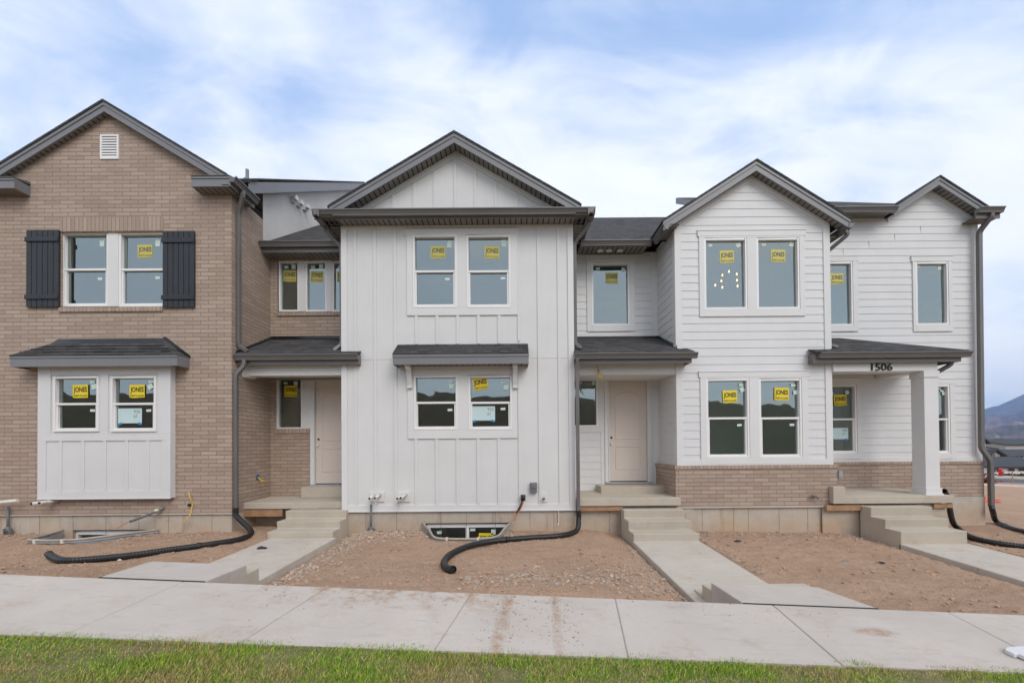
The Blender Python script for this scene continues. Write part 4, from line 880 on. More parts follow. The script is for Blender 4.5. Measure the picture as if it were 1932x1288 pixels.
wall(o, [[(YCb,zD0),(20,zD0),(20,zrr),(YCb,zrr)]], [(10.75,12.2,4.55,6.45)], side_r(xDr), e, .52)
o.build('lap_siding', M['lap'], Ch)
o = MB(); o.box(xDr-.11,xDr+.026,YCb-p,YCb,zD0,zrr); o.box(xDr,xDr+.026,YCb,YCb+.11,zD0,zrr); o.box(xCr,xDr-.11,YCb-p,YCb,zD0,zD0+.1)
for sg, w_ in ((-1,xpd-lft),(1,xDr-xpd)): o.prism_y([(xpd,zapD),(xpd+sg*w_,zapD-slD*w_),(xpd+sg*w_,zapD-slD*w_-.1),(xpd,zapD-.1)], YCb-p-.002, YCb-.001)
o.build('corner_board', M['trim'], Ch); o = MB()
for (u,v) in ((1736.5,430),(1687.5,444),(1639,457),(1590.5,471)):
    x = wx(u,YCb,v); z = wz(v,YCb,u); zc = .52+math.floor((z-.52)/e)*e; o.box(x-.0018,x+.0018,YCb-.0125,YCb-.001,zc,zc+e)
o.build('board_joint', M['steps'], Ch)
trimset(Ch, rect(1530,484.5,1617,625.6,YCb), hD[:1], YCb); trimset(Ch, rect(1720.7,484.5,1795,625.6,YCb), hD[1:2], YCb); trimset(Ch, rect(1540,715,1622,866,YCb), hD[2:3], YCb); trimset(Ch, rect(1724,715,1800,866,YCb), hD[3:], YCb)
window(Ch,1545,494.8,1608,614.5,YCb-.014,'fixed', jn=(1579,526), label='upper window half hidden by the projecting gable')
window(Ch,1726.6,494.8,1788,613,YCb-.014,'fixed', pales=[(1733,503,.08,.05),(1772,505,.09,.1)], label='upper window below the right gable')
window(Ch,1550,726,1615.5,855.5,YCb-.014, jn=(1585,755), pales=[(1598,740,.09,.09,.1)], cards=[(1567,807,1600,828,'939')], label='porch window with a job card')
window(Ch,1733,726,1791,855.5,YCb-.014, pales=[(1777,737,.08,.04),(1780,742,.08,.08)], label='lower window behind the porch column')
room(Ch, xCr+.05, xDr-.001, YCb+.15, 12.6, 3.9, 6.9, right=False)
q = MB(); sy0,sy1,sz0_,sz1_ = 10.75,12.2,4.55,6.45
for a,b,c_,d in ((sy0,sy0+.06,sz0_,sz1_),(sy1-.06,sy1,sz0_,sz1_),(sy0+.06,sy1-.06,sz0_,sz0_+.06),(sy0+.06,sy1-.06,sz1_-.06,sz1_),(sy0+.06,sy1-.06,5.47,5.53)): q.box(xDr-.08,xDr+.03,a,b,c_,d)
sw = q.build('window', M['vinyl'], Ch, 'side window seen through the upper right window'); q = MB(); q.face([(xDr-.02,sy0+.06,sz0_+.06),(xDr-.02,sy1-.06,sz0_+.06),(xDr-.02,sy1-.06,sz1_-.06),(xDr-.02,sy0+.06,sz1_-.06)]); q.build('pane', M['glass'], sw); room(Ch, xCr+.05, xDr-.08, YCb+.15, 13.5, 1.0, 3.6)
# eaves C2
zg2 = wz(388,9.62,1640); 
eave_front(Ch, wx(1560,9.62,390), wx(1697,9.62,390), 9.62, zg2, YCb, wz(388,9.62,1640)-zDe)
eave_front(Ch, wx(1852,9.62,390), wx(1899,9.62,390), 9.62, wz(388.5,9.62,1875), YCb, .2)
o = MB(); xhl = 6.1; zhr = 1.85+8.95
xrr = wx(1899,9.62,390); mR = (zhr-zg2)/5.3; xe_ = 9.1
yhip = 9.7+(xrr-xe_)/(xrr-xhl-.6)*5.3; xhp = xrr-(10.12-9.7)/5.3*(xrr-xhl-.6)
slab(o, [(xhl,9.7,zg2),(xe_,9.7,zg2),(xe_,yhip,zg2+mR*(yhip-9.7)),(xhl+.6,15,zhr),(xhl,15,zhr)]); slab(o, [(xe_,10.12,zg2+mR*.42),(xhp,10.12,zg2+mR*.42),(xe_,yhip,zg2+mR*(yhip-9.7))])
slab(o, [(xrr,9.7,zg2),(xrr,20,zg2),(xhl+.6,15.2,zhr),(xhl+.6,15,zhr)]); o.build('main_roof', M['shingle'], Ch)
o = MB(); o.hexa([(xhl-.03,9.7,zg2-.2),(xhl,9.7,zg2-.2),(xhl,15.05,zhr-.2),(xhl-.03,15.05,zhr-.2)],[(xhl-.03,9.7,zg2),(xhl,9.7,zg2),(xhl,15.05,zhr+.02),(xhl-.03,15.05,zhr+.02)]); o.build('rake_fascia', M['fascia'], Ch)
o = MB(); o.face([(xhl+.25,9.9,zg2-.6),(xhl+.25,15,zg2-.6),(xhl+.25,15,zhr-.1),(xhl+.25,9.9,zg2-.1)]); o.build('roof_end_wall', M['stucco'], Ch)
# wainscot far right
YDw = YCb-.07; xDw = wx(1856.5,YDw,900); zDb = wz(937,YDw,1820)
o = MB(); wall(o, [[(xw1,.3),(xDw,.3),(xDw,zD0-.06),(xw1,zD0-.06)]], [], front(YDw)); wall(o, [[(YDw,.5),(20,.5),(20,zD0-.06),(YDw,zD0-.06)]], [], side_r(xDw)); o.build('brick_base', M['brick'], Ch)
o = MB(); o.box(xw1,xDw+.02,YDw-.02,YCb,zD0-.06,zD0); o.box(xDw-.05,xDw+.02,YCb,20,zD0-.06,zD0); o.build('brick_cap', M['soldier'], Ch)
xP1 = wx(1799.8, 8.75, 940)
o = MB(); zq = zDb; o.box(9.0,xDw+.015,YDw-.02,YDw,zq-.03,zq); o.build('brick_ledge', M['walk'], Ch)
fpanel(Ch, 6.5, xDw-.0, YDw-.012, -1.2, zq-.03, (), [], [(xDw,20)])
# porch C
yP = 8.62; zp0 = wz(662.5,yP,1690); xp0, xp1 = wx(1541,yP,665), wx(1838,yP,665); zpb = wz(637.5,YCb,1567)
xh = wx(1583,YCb,641)
o = MB(); yq = yP+.06
zkk = zp0+(zpb-zp0)*(YC-yq)/(YCb-yq)
o.hexa([(xCr+.003,yq,zp0),(xp1-.03,yq,zp0),(xh,YCb-.002,zpb-.03),(xCr+.003,YCb-.002,zpb-.03)],[(xCr+.003,yq,zp0+.03),(xp1-.03,yq,zp0+.03),(xh,YCb-.002,zpb),(xCr+.003,YCb-.002,zpb)])
o.hexa([(xp0+.02,yq,zp0),(xCr+.003,yq,zp0),(xCr+.003,YC-.028,zkk-.03),(xp0+.02,YC-.028,zkk-.03)],[(xp0+.02,yq,zp0+.03),(xCr+.003,yq,zp0+.03),(xCr+.003,YC-.028,zkk),(xp0+.02,YC-.028,zkk)])
o.face([(xp1-.03,yq,zp0+.03),(xp1-.03,YCb-.002,zp0+.03),(xh,YCb-.002,zpb)])
o.build('porch_roof', M['shingle'], Ch)
gutter(Ch,(xp0+.1,yP+.125,zp0),(xp1,yP+.125,zp0),(0,-1,0)); gutter(Ch,(xp1-.13,yP+.125,zp0),(xp1-.13,YCb-.01,zp0),(1,0,0))
xi1 = wx(1813,8.75,680)
o = MB(); o.box(xp0+.02,xi1,yP+.125,yP+.155,zp0-.2,zp0-.01); o.box(xi1-.03,xi1,yP+.155,YCb-.01,zp0-.2,zp0-.01); o.box(xp0+.02,xp0+.05,yP+.155,YC-.03,zp0-.2,zp0-.01); o.build('fascia', M['gutter'], Ch)
bC = rect(1566,682,1745,700,8.86); xc0, xc1 = wx(1746,8.85,800), wx(1772,8.85,800); xc0 = xc1-.305
o = MB(); planks_box(o, xp0+.06, xi1-.031, yP+.156, 8.86, zp0-.09); planks_box(o, xc1+.01, xi1-.031, 8.87, YCb-.03, zp0-.09, 'y'); o.build('soffit', [M['soffit'], M['hole']], Ch)
o = MB(); o.box(xCr+.027,xc1,8.86,9.14,bC[2],zp0-.09); o.box(xc0+.02,xc1-.02,9.14,YCb-.03,bC[2]+.004,zp0-.19); o.build('porch_beam', M['trim'], Ch, bevel=.005)
o = MB(); o.box(xCr+.027,xc0+.02,9.14,YCb-.03,bC[2]+.12,bC[2]+.15); o.build('porch_ceiling', M['trim'], Ch)
zslab = .69; 
zc0 = wz(930,8.85,1752)
o = MB(); o.box(xc0,xc1,8.852,9.15,zslab,bC[2]-.001); o.box(xc0-.02,xc1+.02,8.83,9.17,zslab,zslab+.16); o.box(xc0-.035,xc1+.035,8.815,9.185,zslab,zslab+.04); o.box(xc0-.018,xc1+.018,8.834,9.168,bC[2]-.14,bC[2]-.002); o.build('porch_column', M['trim'], Ch, bevel=.004)
tv_, tf_ = text_mesh('1506', 1, 1, .006); r_ = rect(1643,685.5,1682.5,699,8.86)
o = MB(); flat_piece(o, tv_, tf_, (r_[0]+r_[1])/2, (r_[2]+r_[3])/2+.0, 8.845, 0, r_[1]-r_[0], r_[3]-r_[2]); n0 = len(o.f)
hn = o.build('house_number', M['stick_k'], Ch, 'black house number 1506 on the porch beam'); md = hn.modifiers.new('thick','SOLIDIFY'); md.thickness = .014; md.offset = 0
# downspouts C
downspout(Ch, [(xg2+.05,8.85,zEv-.1),(xg2+.05,8.85,zEv-.2),(xCr+.06,9.05,zEv-.48),(xCr+.06,9.05,wz(650,9.05,1570)),(xCr+.2,8.95,wz(655,8.95,1572))], label='downspout right of the projecting gable')
downspout(Ch, [(xi1-.1,8.85,zp0-.12),(xi1-.1,8.85,zp0-.24),(xc1+.03,9.05,zp0-.46),(xc1+.05,9.2,zp0-.5)], label='short downspout elbow at the porch corner')
xq = xDr+.0; zz = wz(401,9.75,1868); x1_ = wx(1868,9.75,410)
yj = 9.96
downspout(Ch, [(x1_,9.72,zz+.05),(x1_,9.72,zz-.1),(wx(1847,9.94,430),9.94,wz(438,9.94,1848)),(wx(1851.5,9.94,840),9.94,wz(845,9.94,1853)),(xDw+.05,9.9,wz(869,9.9,1866)),(xDw+.05,9.9,wz(955,9.9,1866))], .045, label='downspout at the far right corner')
# ================================================================ porch slabs, steps, walks
def slabthing(lab, x0,x1,y0,y1,z0,z1, extra=None, board=None):
    t = thing('entry_porch', lab, 'porch', ((x0+x1)/2,(y0+y1)/2,z0), 'concrete entry porches')
    mb = MB(); mb.hexa([(x0,y0,z0),(x1,y0,z0),(x1,y1,z0),(x0,y1,z0)],[(x0,y0,z1-.02),(x1,y0,z1-.02),(x1,y1,z1),(x0,y1,z1)]); mb.build('slab', M['steps'], t, bevel=.012)
    if extra: mb = MB(); mb.box(*extra); mb.build('door_step', M['steps'], t, bevel=.01)
    if board:
        for bq in board: mb = MB(); mb.box(*bq); mb.build('form_board', M['wood'], t)
    return t
zt_s = .685
dA = rect(586,911,667,935,YAb); 
slabthing('concrete porch slab of the brick house entry', wx(459.5,8.86,950), xBl-.005, 8.86, YAb-.002, wz(959.5,8.86,560), wz(947.5,8.86,560)+.02, extra=(wx(567.5,9.5,920), xBl+.4, 9.5, YAb-.003, .66, wz(911.5,YAb,620)-.05), board=[(wx(457,8.9,965),wx(533,8.9,965),8.885,8.925,wz(973.5,8.9,500),wz(960.5,8.9,500))])
sB1 = wx(1285,8.7,945)
slabthing('concrete porch slab in front of the middle door', xBr+.03, sB1, 8.7, YCb-.002, wz(954,8.7,1190), wz(939.5,8.7,1190)+.02, extra=(wx(1134,9.5,917), xCl-.03, 9.5, YCb-.003, .66, wz(908.5,YCb,1185)-.055), board=[(xBr+.03,wx(1174,8.74,958),8.73,8.77,wz(963,8.74,1130),wz(955,8.74,1130))])
xq0 = wx(1572.5,8.72,940)
st3 = slabthing('concrete corner porch slab below the number 1506', wx(1594,8.74,940), xP1, 8.74, YDw-.002, wz(949.5,8.74,1700), wz(935,8.74,1700)+.02, board=[(wx(1557,8.78,957),wx(1627,8.78,957),8.73,8.80,wz(962,8.78,1600),wz(952,8.78,1600)),(wx(1762,8.78,957),wx(1797,8.78,957),8.77,8.81,wz(957.5,8.78,1780),wz(950,8.78,1780))])
o = MB(); o.box(xq0,wx(1594,8.74,940)-.002,8.72,8.84,wz(950,8.72,1590),wz(917.5,8.72,1583)); o.build('stub_wall', M['steps'], st3, bevel=.01)
o = MB(); x_ = wx(1610,9.1,922); o.tube([(x_,9.1,.69),(x_,9.1,.697)],.07,12); o.build('floor_scrap', M['blackpipe'], st3)
fpanel(Bh, xBr-.02, xCl+.3, 8.85, -.9, wz(955,8.74,1130), (), [wx(1150,8.85,985)])
fpanel(Ch, 6.6, xP1-.1, 8.83, -.9, wz(951,8.78,1780), (), [], [(xP1-.1,YDw)])
def stairs(lab, x0, x1, yb, yt, zs, zbot, tr=.32):
    """zs: tread heights from the porch outwards; yt = front of the top step"""
    t = thing('concrete_steps', lab, 'steps', ((x0+x1)/2,yt,zbot), 'concrete entry steps'); mb = MB()
    pr = [(yb,zbot-.5),(yb,zs[0])]; y = yt
    for i, z in enumerate(zs):
        pr.append((y,z)); nz = zs[i+1] if i+1 < len(zs) else zbot-.5
        pr.append((y+ (0.012 if i+1<len(zs) else 0),nz)); y -= tr
    a = [(x0,y_,z) for y_,z in pr]; b = [(x1,y_,z) for y_,z in pr]; mb.face(a[::-1]); mb.face(b)
    for i in range(len(pr)): j=(i+1)%len(pr); mb.face([a[i],a[j],b[j],b[i]])
    mb.build('flight', M['steps'], t, bevel=.012); return t
t1 = 8.62; zS = [wz(963,8.62,590), wz(983,8.3,590), wz(1002.5,7.98,590)]
stairs('concrete steps up to the brick house entry', wx(504,7.98,1010), wx(627.5,7.98,1010), 8.9, 8.62, zS, .08)
stairs('concrete steps up to the middle door', 2.285, 3.535, 8.74, 8.5, [wz(961.4,8.5,1240), wz(982.6,8.17,1240), wz(1006.4,7.84,1240)], 0.0, .33)
stairs('concrete steps up to the porch with the column', 7.36, 8.62, 8.78, 8.5, [wz(956.4,8.5,1700), wz(979,8.18,1700), wz(1002.2,7.86,1700)], -.1, .32)
# ---------------------------------------------------------------- ground heights
def sst(a, b, x): t = min(1,max(0,(x-a)/(b-a))); return t*t*(3-2*t)
def lerp(a,b,t): return a+(b-a)*t
def zsw(x):                                   # yard-side edge of the pavement
    return .293-.0478*max(-14,min(x,60))
def zsn(x): return .2165-.0454*max(-14,min(x,60))
def zhouse(x):
    if x < -1: return .03+.012*min(5,-1-x)
    if x < 6: return .04-.016*(x+1)
    if x < 12: return -.072-.025*(x-6)
    return -.222-.0485*(min(x,70)-12)
def gz(x, y):
    zf = zsw(x)-.035
    zh = zhouse(x)
    if y < 4.31:
        z = zsn(x)-.06-.02 if y > 3.2 else zsn(x)-.10
        if y < -12: z += 8.5*sst(-12,-42,y)+ (1.2*noise.noise((x*.06,y*.05,3)) if y < -18 else 0)*sst(-18,-30,y)
        return z
    dip = max(sst(-5.4,-4.7,x)*(1-sst(-3.0,-2.2,x)), sst(1.2,2.1,x)*(1-sst(3.9,5.2,x)))
    if -2.2 < x < 1.2: k = 1.9
    elif x < -4.5: k = 2.2
    else: k = 1.4
    front_ = lerp(zf, zh-.13, dip*.96)
    z = lerp(front_, zh, sst(0, k, y-4.31))
    if dip > 0: z -= .04*dip*(1-sst(7.5,8.4,y))*(0 if 2.28<x<3.6 else 1)
    z -= .20*sst(3.4,4.6,x)*(1-sst(7,9,y))*sst(4.4,5.4,y)*(1-sst(9,12,x))*.35
    for a,b,za,zb,ya,yb in ((-4.66,-3.40,.05,.088,4.6,7.97),(2.27,3.53,-.15,0,4.6,7.85),(7.36,8.66,-.26,-.10,3.9,7.9)):
        if a-.5 < x < b+.5 and y < yb+1.2:
            zw = lerp(za,zb,min(1,(y-ya)/(yb-ya))); d = max(a-x, x-b, 0)
            drop = .075 if x < (a+b)/2 else .03
            if a > 7 and x > 8: drop = .01
            if a < 0: drop = .03 if x < (a+b)/2 else .09
            if d <= 0: drop = .12
            k_ = 1-sst(.06,.5,d); z = lerp(z, min(z, zw-drop) if x < a+.5 or d<=0 or a<0 else zw-drop, k_)
    if y > 90: z = lerp(z, -9, sst(90,400,y))
    if x > 11.5: z = max(z, -3.2) if y < 90 else z
    return z
def in_well(x, y):
    for (x0,x1,xf0,xf1,Y,d) in ((wpA[0].x,wpA[-1].x,-8.95,-7.9,YA,.9),(wpB[0].x,wpB[-1].x,wx(818,7.8,1015),wx(938,7.8,1015),YB,.95)):
        t = (Y-y)/d
        if -.35 <= t < .97:
            t = max(t,0); a = lerp(x0,xf0,min(1,t*1.05)); b = lerp(x1,xf1,min(1,t*1.05))
            if a+.03 < x < b-.03: return True
    return False
def rough(x, y):
    h = .030*noise.noise((x*1.1,y*1.6,0)) + .022*noise.noise((x*4.1,y*6.2,5)) + .019*noise.noise((x*10,y*13,9)) + .014*max(0,noise.noise((x*17,y*21,2)))*2
    if 4.3 < y < 9: h += .006*math.sin(y*34+2*noise.noise((x*.7,y*.9,1)))*max(0,noise.noise((x*.5,y*.5,7))+.3)
    return h
def axis(lo, hi, step, outs_lo, outs_hi):
    a = []; n = int((hi-lo)/step)
    return outs_lo + [lo+i*(hi-lo)/n for i in range(n+1)] + outs_hi
xs = axis(-10.6, 12.4, .055, [-9000,-3000,-900,-300,-120,-60,-40,-30,-22,-16,-13,-12,-11.2], [12.7,13.2,14,15,16.5,18,20,23,26,30,35,40,46,52,58,64,70,76,84,95,120,180,300,700,1500,4000,9000])
ys = axis(4.312, 9.2, .05, [-4000,-1000,-300,-140,-90,-70,-55,-45,-38,-32,-27,-22,-18,-15,-12,-9,-5,-2,0,2,3.2,3.32,4.3], [9.6,10.2,11,12,13.5,15,17,20,24,28,33,38,44,50,56,62,70,80,90,110,150,220,350,600,1200,3000,6000,14000])
mb = MB(); nx, ny = len(xs), len(ys)
for y in ys:
    for x in xs:
        z = gz(x,y)
        if 4.311 < y < 14 and -12 < x < 16: z += rough(x,y)*(.9 if y > 4.5 else .45) if not any(a<x<b for a,b in ((-4.7,-3.36),(2.23,3.57),(7.3,8.7))) else -.04
        elif y > 14 or x > 16: z += .04*noise.noise((x*.3,y*.3,0))
        if in_well(x,y): z = -.75
        if YA+.1 < y < 13 and -11.4 < x < xAr-.2 or YB+.15 < y < 13 and xBl+.1 < x < xBr-.1: z = -1.0
        mb.v.append((x,y,z))
for j in range(ny-1):
    for i in range(nx-1):
        a = j*nx+i; mb.f.append((a,a+1,a+nx+1,a+nx)); mb.mi.append(0)
mb.smooth = set(range(len(mb.f)))
def ground_mat():
    m, nt, b = newmat('bare_soil'); v = objc(nt); s = N(nt,'ShaderNodeSeparateXYZ'); L(nt,v,s.inputs[0])
    f1 = noise_fac(nt, .9, 6, .3, .7, v, .6); c = mixc(nt, f1, (.53,.355,.245), (.40,.26,.175))
    f2 = noise_fac(nt, 7, 6, .4, .7, v, .7); c = mixc(nt, mth(nt,'MULTIPLY',f2,.5), c, (.60,.42,.295))
    f3 = noise_fac(nt, 45, 5, .42, .7, v, .75); c = mixc(nt, mth(nt,'MULTIPLY',f3,.6), c, (.23,.145,.095))
    vo = N(nt,'ShaderNodeTexVoronoi'); vo.inputs['Scale'].default_value = 55; L(nt,v,vo.inputs['Vector'])
    peb = mth(nt,'LESS_THAN', vo.outputs['Distance'], .30)
    f4 = noise_fac(nt, 1.7, 4, .46, .60, v); sc_ = N(nt,'ShaderNodeSeparateColor'); L(nt,vo.outputs['Color'],sc_.inputs[0])
    pc = mixc(nt, sc_.outputs[0], (.55,.48,.41), (.30,.23,.18)); rnd = mth(nt,'GREATER_THAN', sc_.outputs[1], .45)
    c = mixc(nt, mth(nt,'MULTIPLY',mth(nt,'MULTIPLY',peb,rnd),mth(nt,'ADD',mth(nt,'MULTIPLY',f4,.7),.12)), c, pc)
    # scrub and town beyond the building site
    far = N(nt,'ShaderNodeMapRange'); far.inputs[1].default_value = 75; far.inputs[2].default_value = 140; L(nt,s.outputs[1],far.inputs[0])
    nf = noise_fac(nt, .02, 6, .35, .65, v, .7); fc = mixc(nt, nf, (.07,.075,.05), (.17,.14,.10)); c = mixc(nt, far.outputs[0], c, fc)
    beh = N(nt,'ShaderNodeMapRange'); beh.inputs[1].default_value = -12; beh.inputs[2].default_value = -20; L(nt,s.outputs[1],beh.inputs[0])
    c = mixc(nt, mth(nt,'MULTIPLY',beh.outputs[0],.85), c, mixc(nt, f1, (.05,.048,.035), (.10,.09,.065)))
    L(nt,c,b.inputs['Base Color']); b.inputs['Roughness'].default_value = .97; b.inputs['Specular IOR Level'].default_value = .1
    h = mth(nt,'ADD', mth(nt,'MULTIPLY',f3,.7), mth(nt,'MULTIPLY', mth(nt,'MULTIPLY',peb,rnd), .6)); bump(nt,b,h,.8,.014)
    return m
M['soil'] = ground_mat()
struct(mb.build('ground', M['soil']))
# pavement slabs
mb = MB(); jf = [114.4,346.6,615.7,887.3,1157.1,1453.8,1781.2]; jn_ = [-219,129.5,459.3,818.3,1176.7,1573.6,1987]
XF = [(u-966)/181 for u in jf]; XN = [(u-966)/235 for u in jn_]
XF = [XF[0]-1.5*k for k in range(8,0,-1)]+XF+[XF[-1]+1.65*k for k in range(1,8)]; XN = [XN[0]-1.45*k for k in range(8,0,-1)]+XN+[XN[-1]+1.75*k for k in range(1,8)]
g = .0045
for a, b, c_, d in zip(XF, XF[1:], XN, XN[1:]):
    # each slab follows the joint lines and the tilt of the pavement
    yf_, yn = 4.31, 3.26
    P_ = lambda x,y: zsw(x)+(zsn(x)-zsw(x))*(4.31-y)/.99
    q = [(c_+g,yn),(d-g,yn),(b-g,yf_),(a+g,yf_)]
    top = [(x,y,P_(x,y)) for x,y in q]; e_ = .008; q2 = [(c_+g+e_,yn),(d-g-e_,yn),(b-g-e_,yf_-e_),(a+g+e_,yf_-e_)]
    mb.hexa([(x,y,z-.10) for x,y,z in top], [(x,y,z-.006) for x,y,z in top]); mb.hexa([(x,y,z-.006) for x,y,z in top], [(x,y,P_(x,y)) for x,y in q2])
    mb.face([(a-.03,yf_,P_(a-.03,yf_)-.013),(c_-.03,yn,P_(c_-.03,yn)-.013),(c_+.03,yn,P_(c_+.03,yn)-.013),(a+.03,yf_,P_(a+.03,yf_)-.013)])
struct(mb.build('sidewalk', M['concrete']))
# walks from the pavement to the steps
def walk(x0, x1, ya, yb, za, zb, side=.12):
    mb = MB(); n = 12; 
    cuts = [ya+(yb-ya)*k/3 for k in range(4)]
    for c0, c1 in zip(cuts, cuts[1:]):
        z0, z1 = lerp(za,zb,(c0-ya)/(yb-ya)), lerp(za,zb,(c1-ya)/(yb-ya))
        mb.hexa([(x0,c0+.004,z0-side),(x1,c0+.004,z0-side),(x1,c1-.004,z1-side),(x0,c1-.004,z1-side)],[(x0,c0+.004,z0-.01),(x1,c0+.004,z0-.01),(x1,c1-.004,z1-.01),(x0,c1-.004,z1-.01)])
        mb.hexa([(x0,c0+.004,z0-.01),(x1,c0+.004,z0-.01),(x1,c1-.004,z1-.01),(x0,c1-.004,z1-.01)],[(x0+.012,c0+.01,z0),(x1-.012,c0+.01,z0),(x1-.012,c1-.006,z1),(x0+.012,c1-.006,z1)])
    struct(mb.build('path', M['walk']))
walk(-4.66, -3.40, 4.6, 7.97, .05, .088, .3); walk(2.27, 3.53, 4.6, 7.85, -.15, 0.0, .3); walk(7.36, 8.66, 3.9, 7.9, -.26, -.10, .3)
def landing(lab, x0f, x1f, x0b, x1b, yb, ztf, steps, rev):
    t = thing('walk_landing', lab, 'landing', ((x0f+x1f)/2,4.6,ztf), 'landings between pavement and walks'); mb = MB()
    z0, z1 = zsw(x0f)+.0, zsw(x1f)+.0
    mb.hexa([(x0f,4.336,z0-.6),(x1f,4.336,z1-.6),(x1b,yb,z1-.6),(x0b,yb,z0-.6)],[(x0f,4.336,z0),(x1f,4.336,z1),(x1b,yb,z1-.02),(x0b,yb,z0-.02)]); mb.build('slab', M['concrete'], t, bevel=.01)
    mb = MB(); mb.hexa([(x0f,4.312,z0-.1),(x1f,4.312,z1-.1),(x1f,4.335,z1-.1),(x0f,4.335,z0-.1)],[(x0f,4.312,z0-.003),(x1f,4.312,z1-.003),(x1f,4.335,z1+.002),(x0f,4.335,z0+.002)]); mb.build('expansion_joint', M['hole'], t)
    y = yb
    for z, yn in steps:
        mb = MB(); mb.box(x0b,x1b,y+.002,yn,z-.5,z); mb.build('step', M['steps'], t, bevel=.01); y = yn
landing('concrete landing with steps down to the brick house walk', -4.32, -3.215, -4.36, -3.21, 5.0, .48, [(.315,5.245)], 1)
landing('concrete landing with three step edges beside the middle walk', 2.397, 3.80, 2.397, 3.70, 5.03, .19, [(.06,5.27),(-.085,5.51)], -1)
# ---------------------------------------------------------------- gravel and stones
def rock(mb, x, y, z, r, seed):
    rnd = random.Random(seed); ic = ICO; sx, sy, sz = r*rnd.uniform(.7,1.5), r*rnd.uniform(.7,1.3), r*rnd.uniform(.4,.8); a = rnd.uniform(0,6.28); ca, sa = math.cos(a), math.sin(a); i0 = len(mb.v)
    for vx,vy,vz in ic[0]:
        k = rnd.uniform(.72,1.2); px, py, pz = vx*sx*k, vy*sy*k, vz*sz*k; mb.v.append((x+px*ca-py*sa, y+px*sa+py*ca, z+pz))
    for f in ic[1]: mb.f.append(tuple(i0+q for q in f)); mb.mi.append(0)
bm = bmesh.new(); bmesh.ops.create_icosphere(bm, subdivisions=1, radius=1); ICO = ([tuple(v.co) for v in bm.verts], [tuple(v.index for v in f.verts) for f in bm.faces]); bm.free()
bm = bmesh.new(); bmesh.ops.create_cube(bm, size=1.5); ICO2 = ICO; bm.free()
def rockmat(name, cols):
    m, nt, b = newmat(name); gi = N(nt,'ShaderNodeNewGeometry'); cr = N(nt,'ShaderNodeValToRGB'); L(nt,gi.outputs['Random Per Island'],cr.inputs[0])
    el = cr.color_ramp.elements; el[0].color = cols[0]+(1,); el[1].color = cols[-1]+(1,)
    for i, c in enumerate(cols[1:-1]): e_ = el.new((i+1)/(len(cols)-1)); e_.color = c+(1,)
    f = noise_fac(nt, 60, 3, .3, .7, objc(nt)); L(nt, mixc(nt, mth(nt,'MULTIPLY',f,.35), cr.outputs[0], (.25,.17,.12)), b.inputs['Base Color']); b.inputs['Roughness'].default_value = .95; b.inputs['Specular IOR Level'].default_value = .15
    return m
M['rock'] = rockmat('stones', [(.42,.29,.20),(.48,.34,.24),(.42,.29,.20),(.52,.41,.31),(.40,.27,.18),(.36,.35,.33),(.30,.22,.16),(.62,.56,.50)])
R = random.Random(11); mb = MB(); cnt = 0
def ok(x, y):
    if in_well(x,y): return False
    for a,b,c_,d in ((-4.72,-3.34,4.3,8.9),(2.22,3.58,4.3,8.8),(7.3,8.72,3.9,8.9),(-4.42,-3.16,4.3,5.3),(2.35,3.86,4.3,5.6)):
        if a < x < b and c_ < y < d: return False
    if y < 4.37: return False
    yw = YA if x < xAr else 9.2 if x < xBl else YB if x < xBr else 8.8 if x < 3.3 else YCw if x < 7 else 8.8 if x < 9.3 else YDw if x < xDw else 40
    return y < yw+.02
def put(x, y, r):
    global cnt
    if ok(x,y): rock(mb, x, y, gz(x,y)+rough(x,y)+r*.12, r, cnt); cnt += 1
for _ in range(5200):
    x, y = R.uniform(-10.4,12.3), 4.36+4.6*R.random()**1.1
    dens = .10+.9*max(0,noise.noise((x*.8,y*1.3,4))+.12)*1.6
    if R.random() < dens: put(x,y,R.choice((.006,.008,.010,.013,.017))*R.uniform(.7,1.2))
for _ in range(1000):                         # heap edges beside the first walk and in front of the foundations
    t = R.random(); put(-3.30+abs(R.gauss(0,.26)), 4.5+3.9*t, R.uniform(.010,.032))
for _ in range(1700):
    x = R.uniform(-3.6,.0); put(x, YB-.05-abs(R.gauss(0,.36)), R.uniform(.010,.034))
for _ in range(900):
    x = R.uniform(-10.4,-5.8); put(x, YA-.05-abs(R.gauss(0,.35)), R.uniform(.006,.022))
for _ in range(900):
    x = R.uniform(-.6,2.2); put(x, 5.3+.25*x+R.gauss(0,.35), R.uniform(.009,.028))
for _ in range(600): t = R.random(); put(2.22-abs(R.gauss(0,.10)), 4.8+3*t, R.uniform(.006,.02))
for _ in range(900): x = R.uniform(3.6,7.2); put(x, YCw-.05-abs(R.gauss(0,.28)), R.uniform(.006,.02))
for _ in range(350): put(3.62+abs(R.gauss(0,.12)), R.uniform(6,8.6), R.uniform(.006,.022))
for _ in range(800): put(R.uniform(-3.3,-1.2), 6.1+R.gauss(0,.35), R.uniform(.005,.012))
tag(mb.build('gravel', M['rock']), 'loose tan and grey stones scattered over the bare soil yards', 'gravel', kind='stuff')
M['clod'] = rockmat('soil_clods', [(.36,.22,.14),(.46,.30,.20),(.40,.26,.17),(.52,.35,.24),(.42,.27,.18),(.33,.21,.14)])
mb = MB(); R = random.Random(21); cnt = 20000
for _ in range(9000):
    x, y = R.uniform(-10.4,12.3), 4.40+4.5*R.random()
    d = noise.noise((x*.9,y*1.1,14)); yw = YB if -3.6 < x < 1.4 else YCw if 1.4 < x < 7 else YA
    if R.random() < .35+.9*d or (yw-y < .5 and R.random() < .8): put(x,y,R.choice((.007,.010,.014,.019,.028))*R.uniform(.7,1.25))
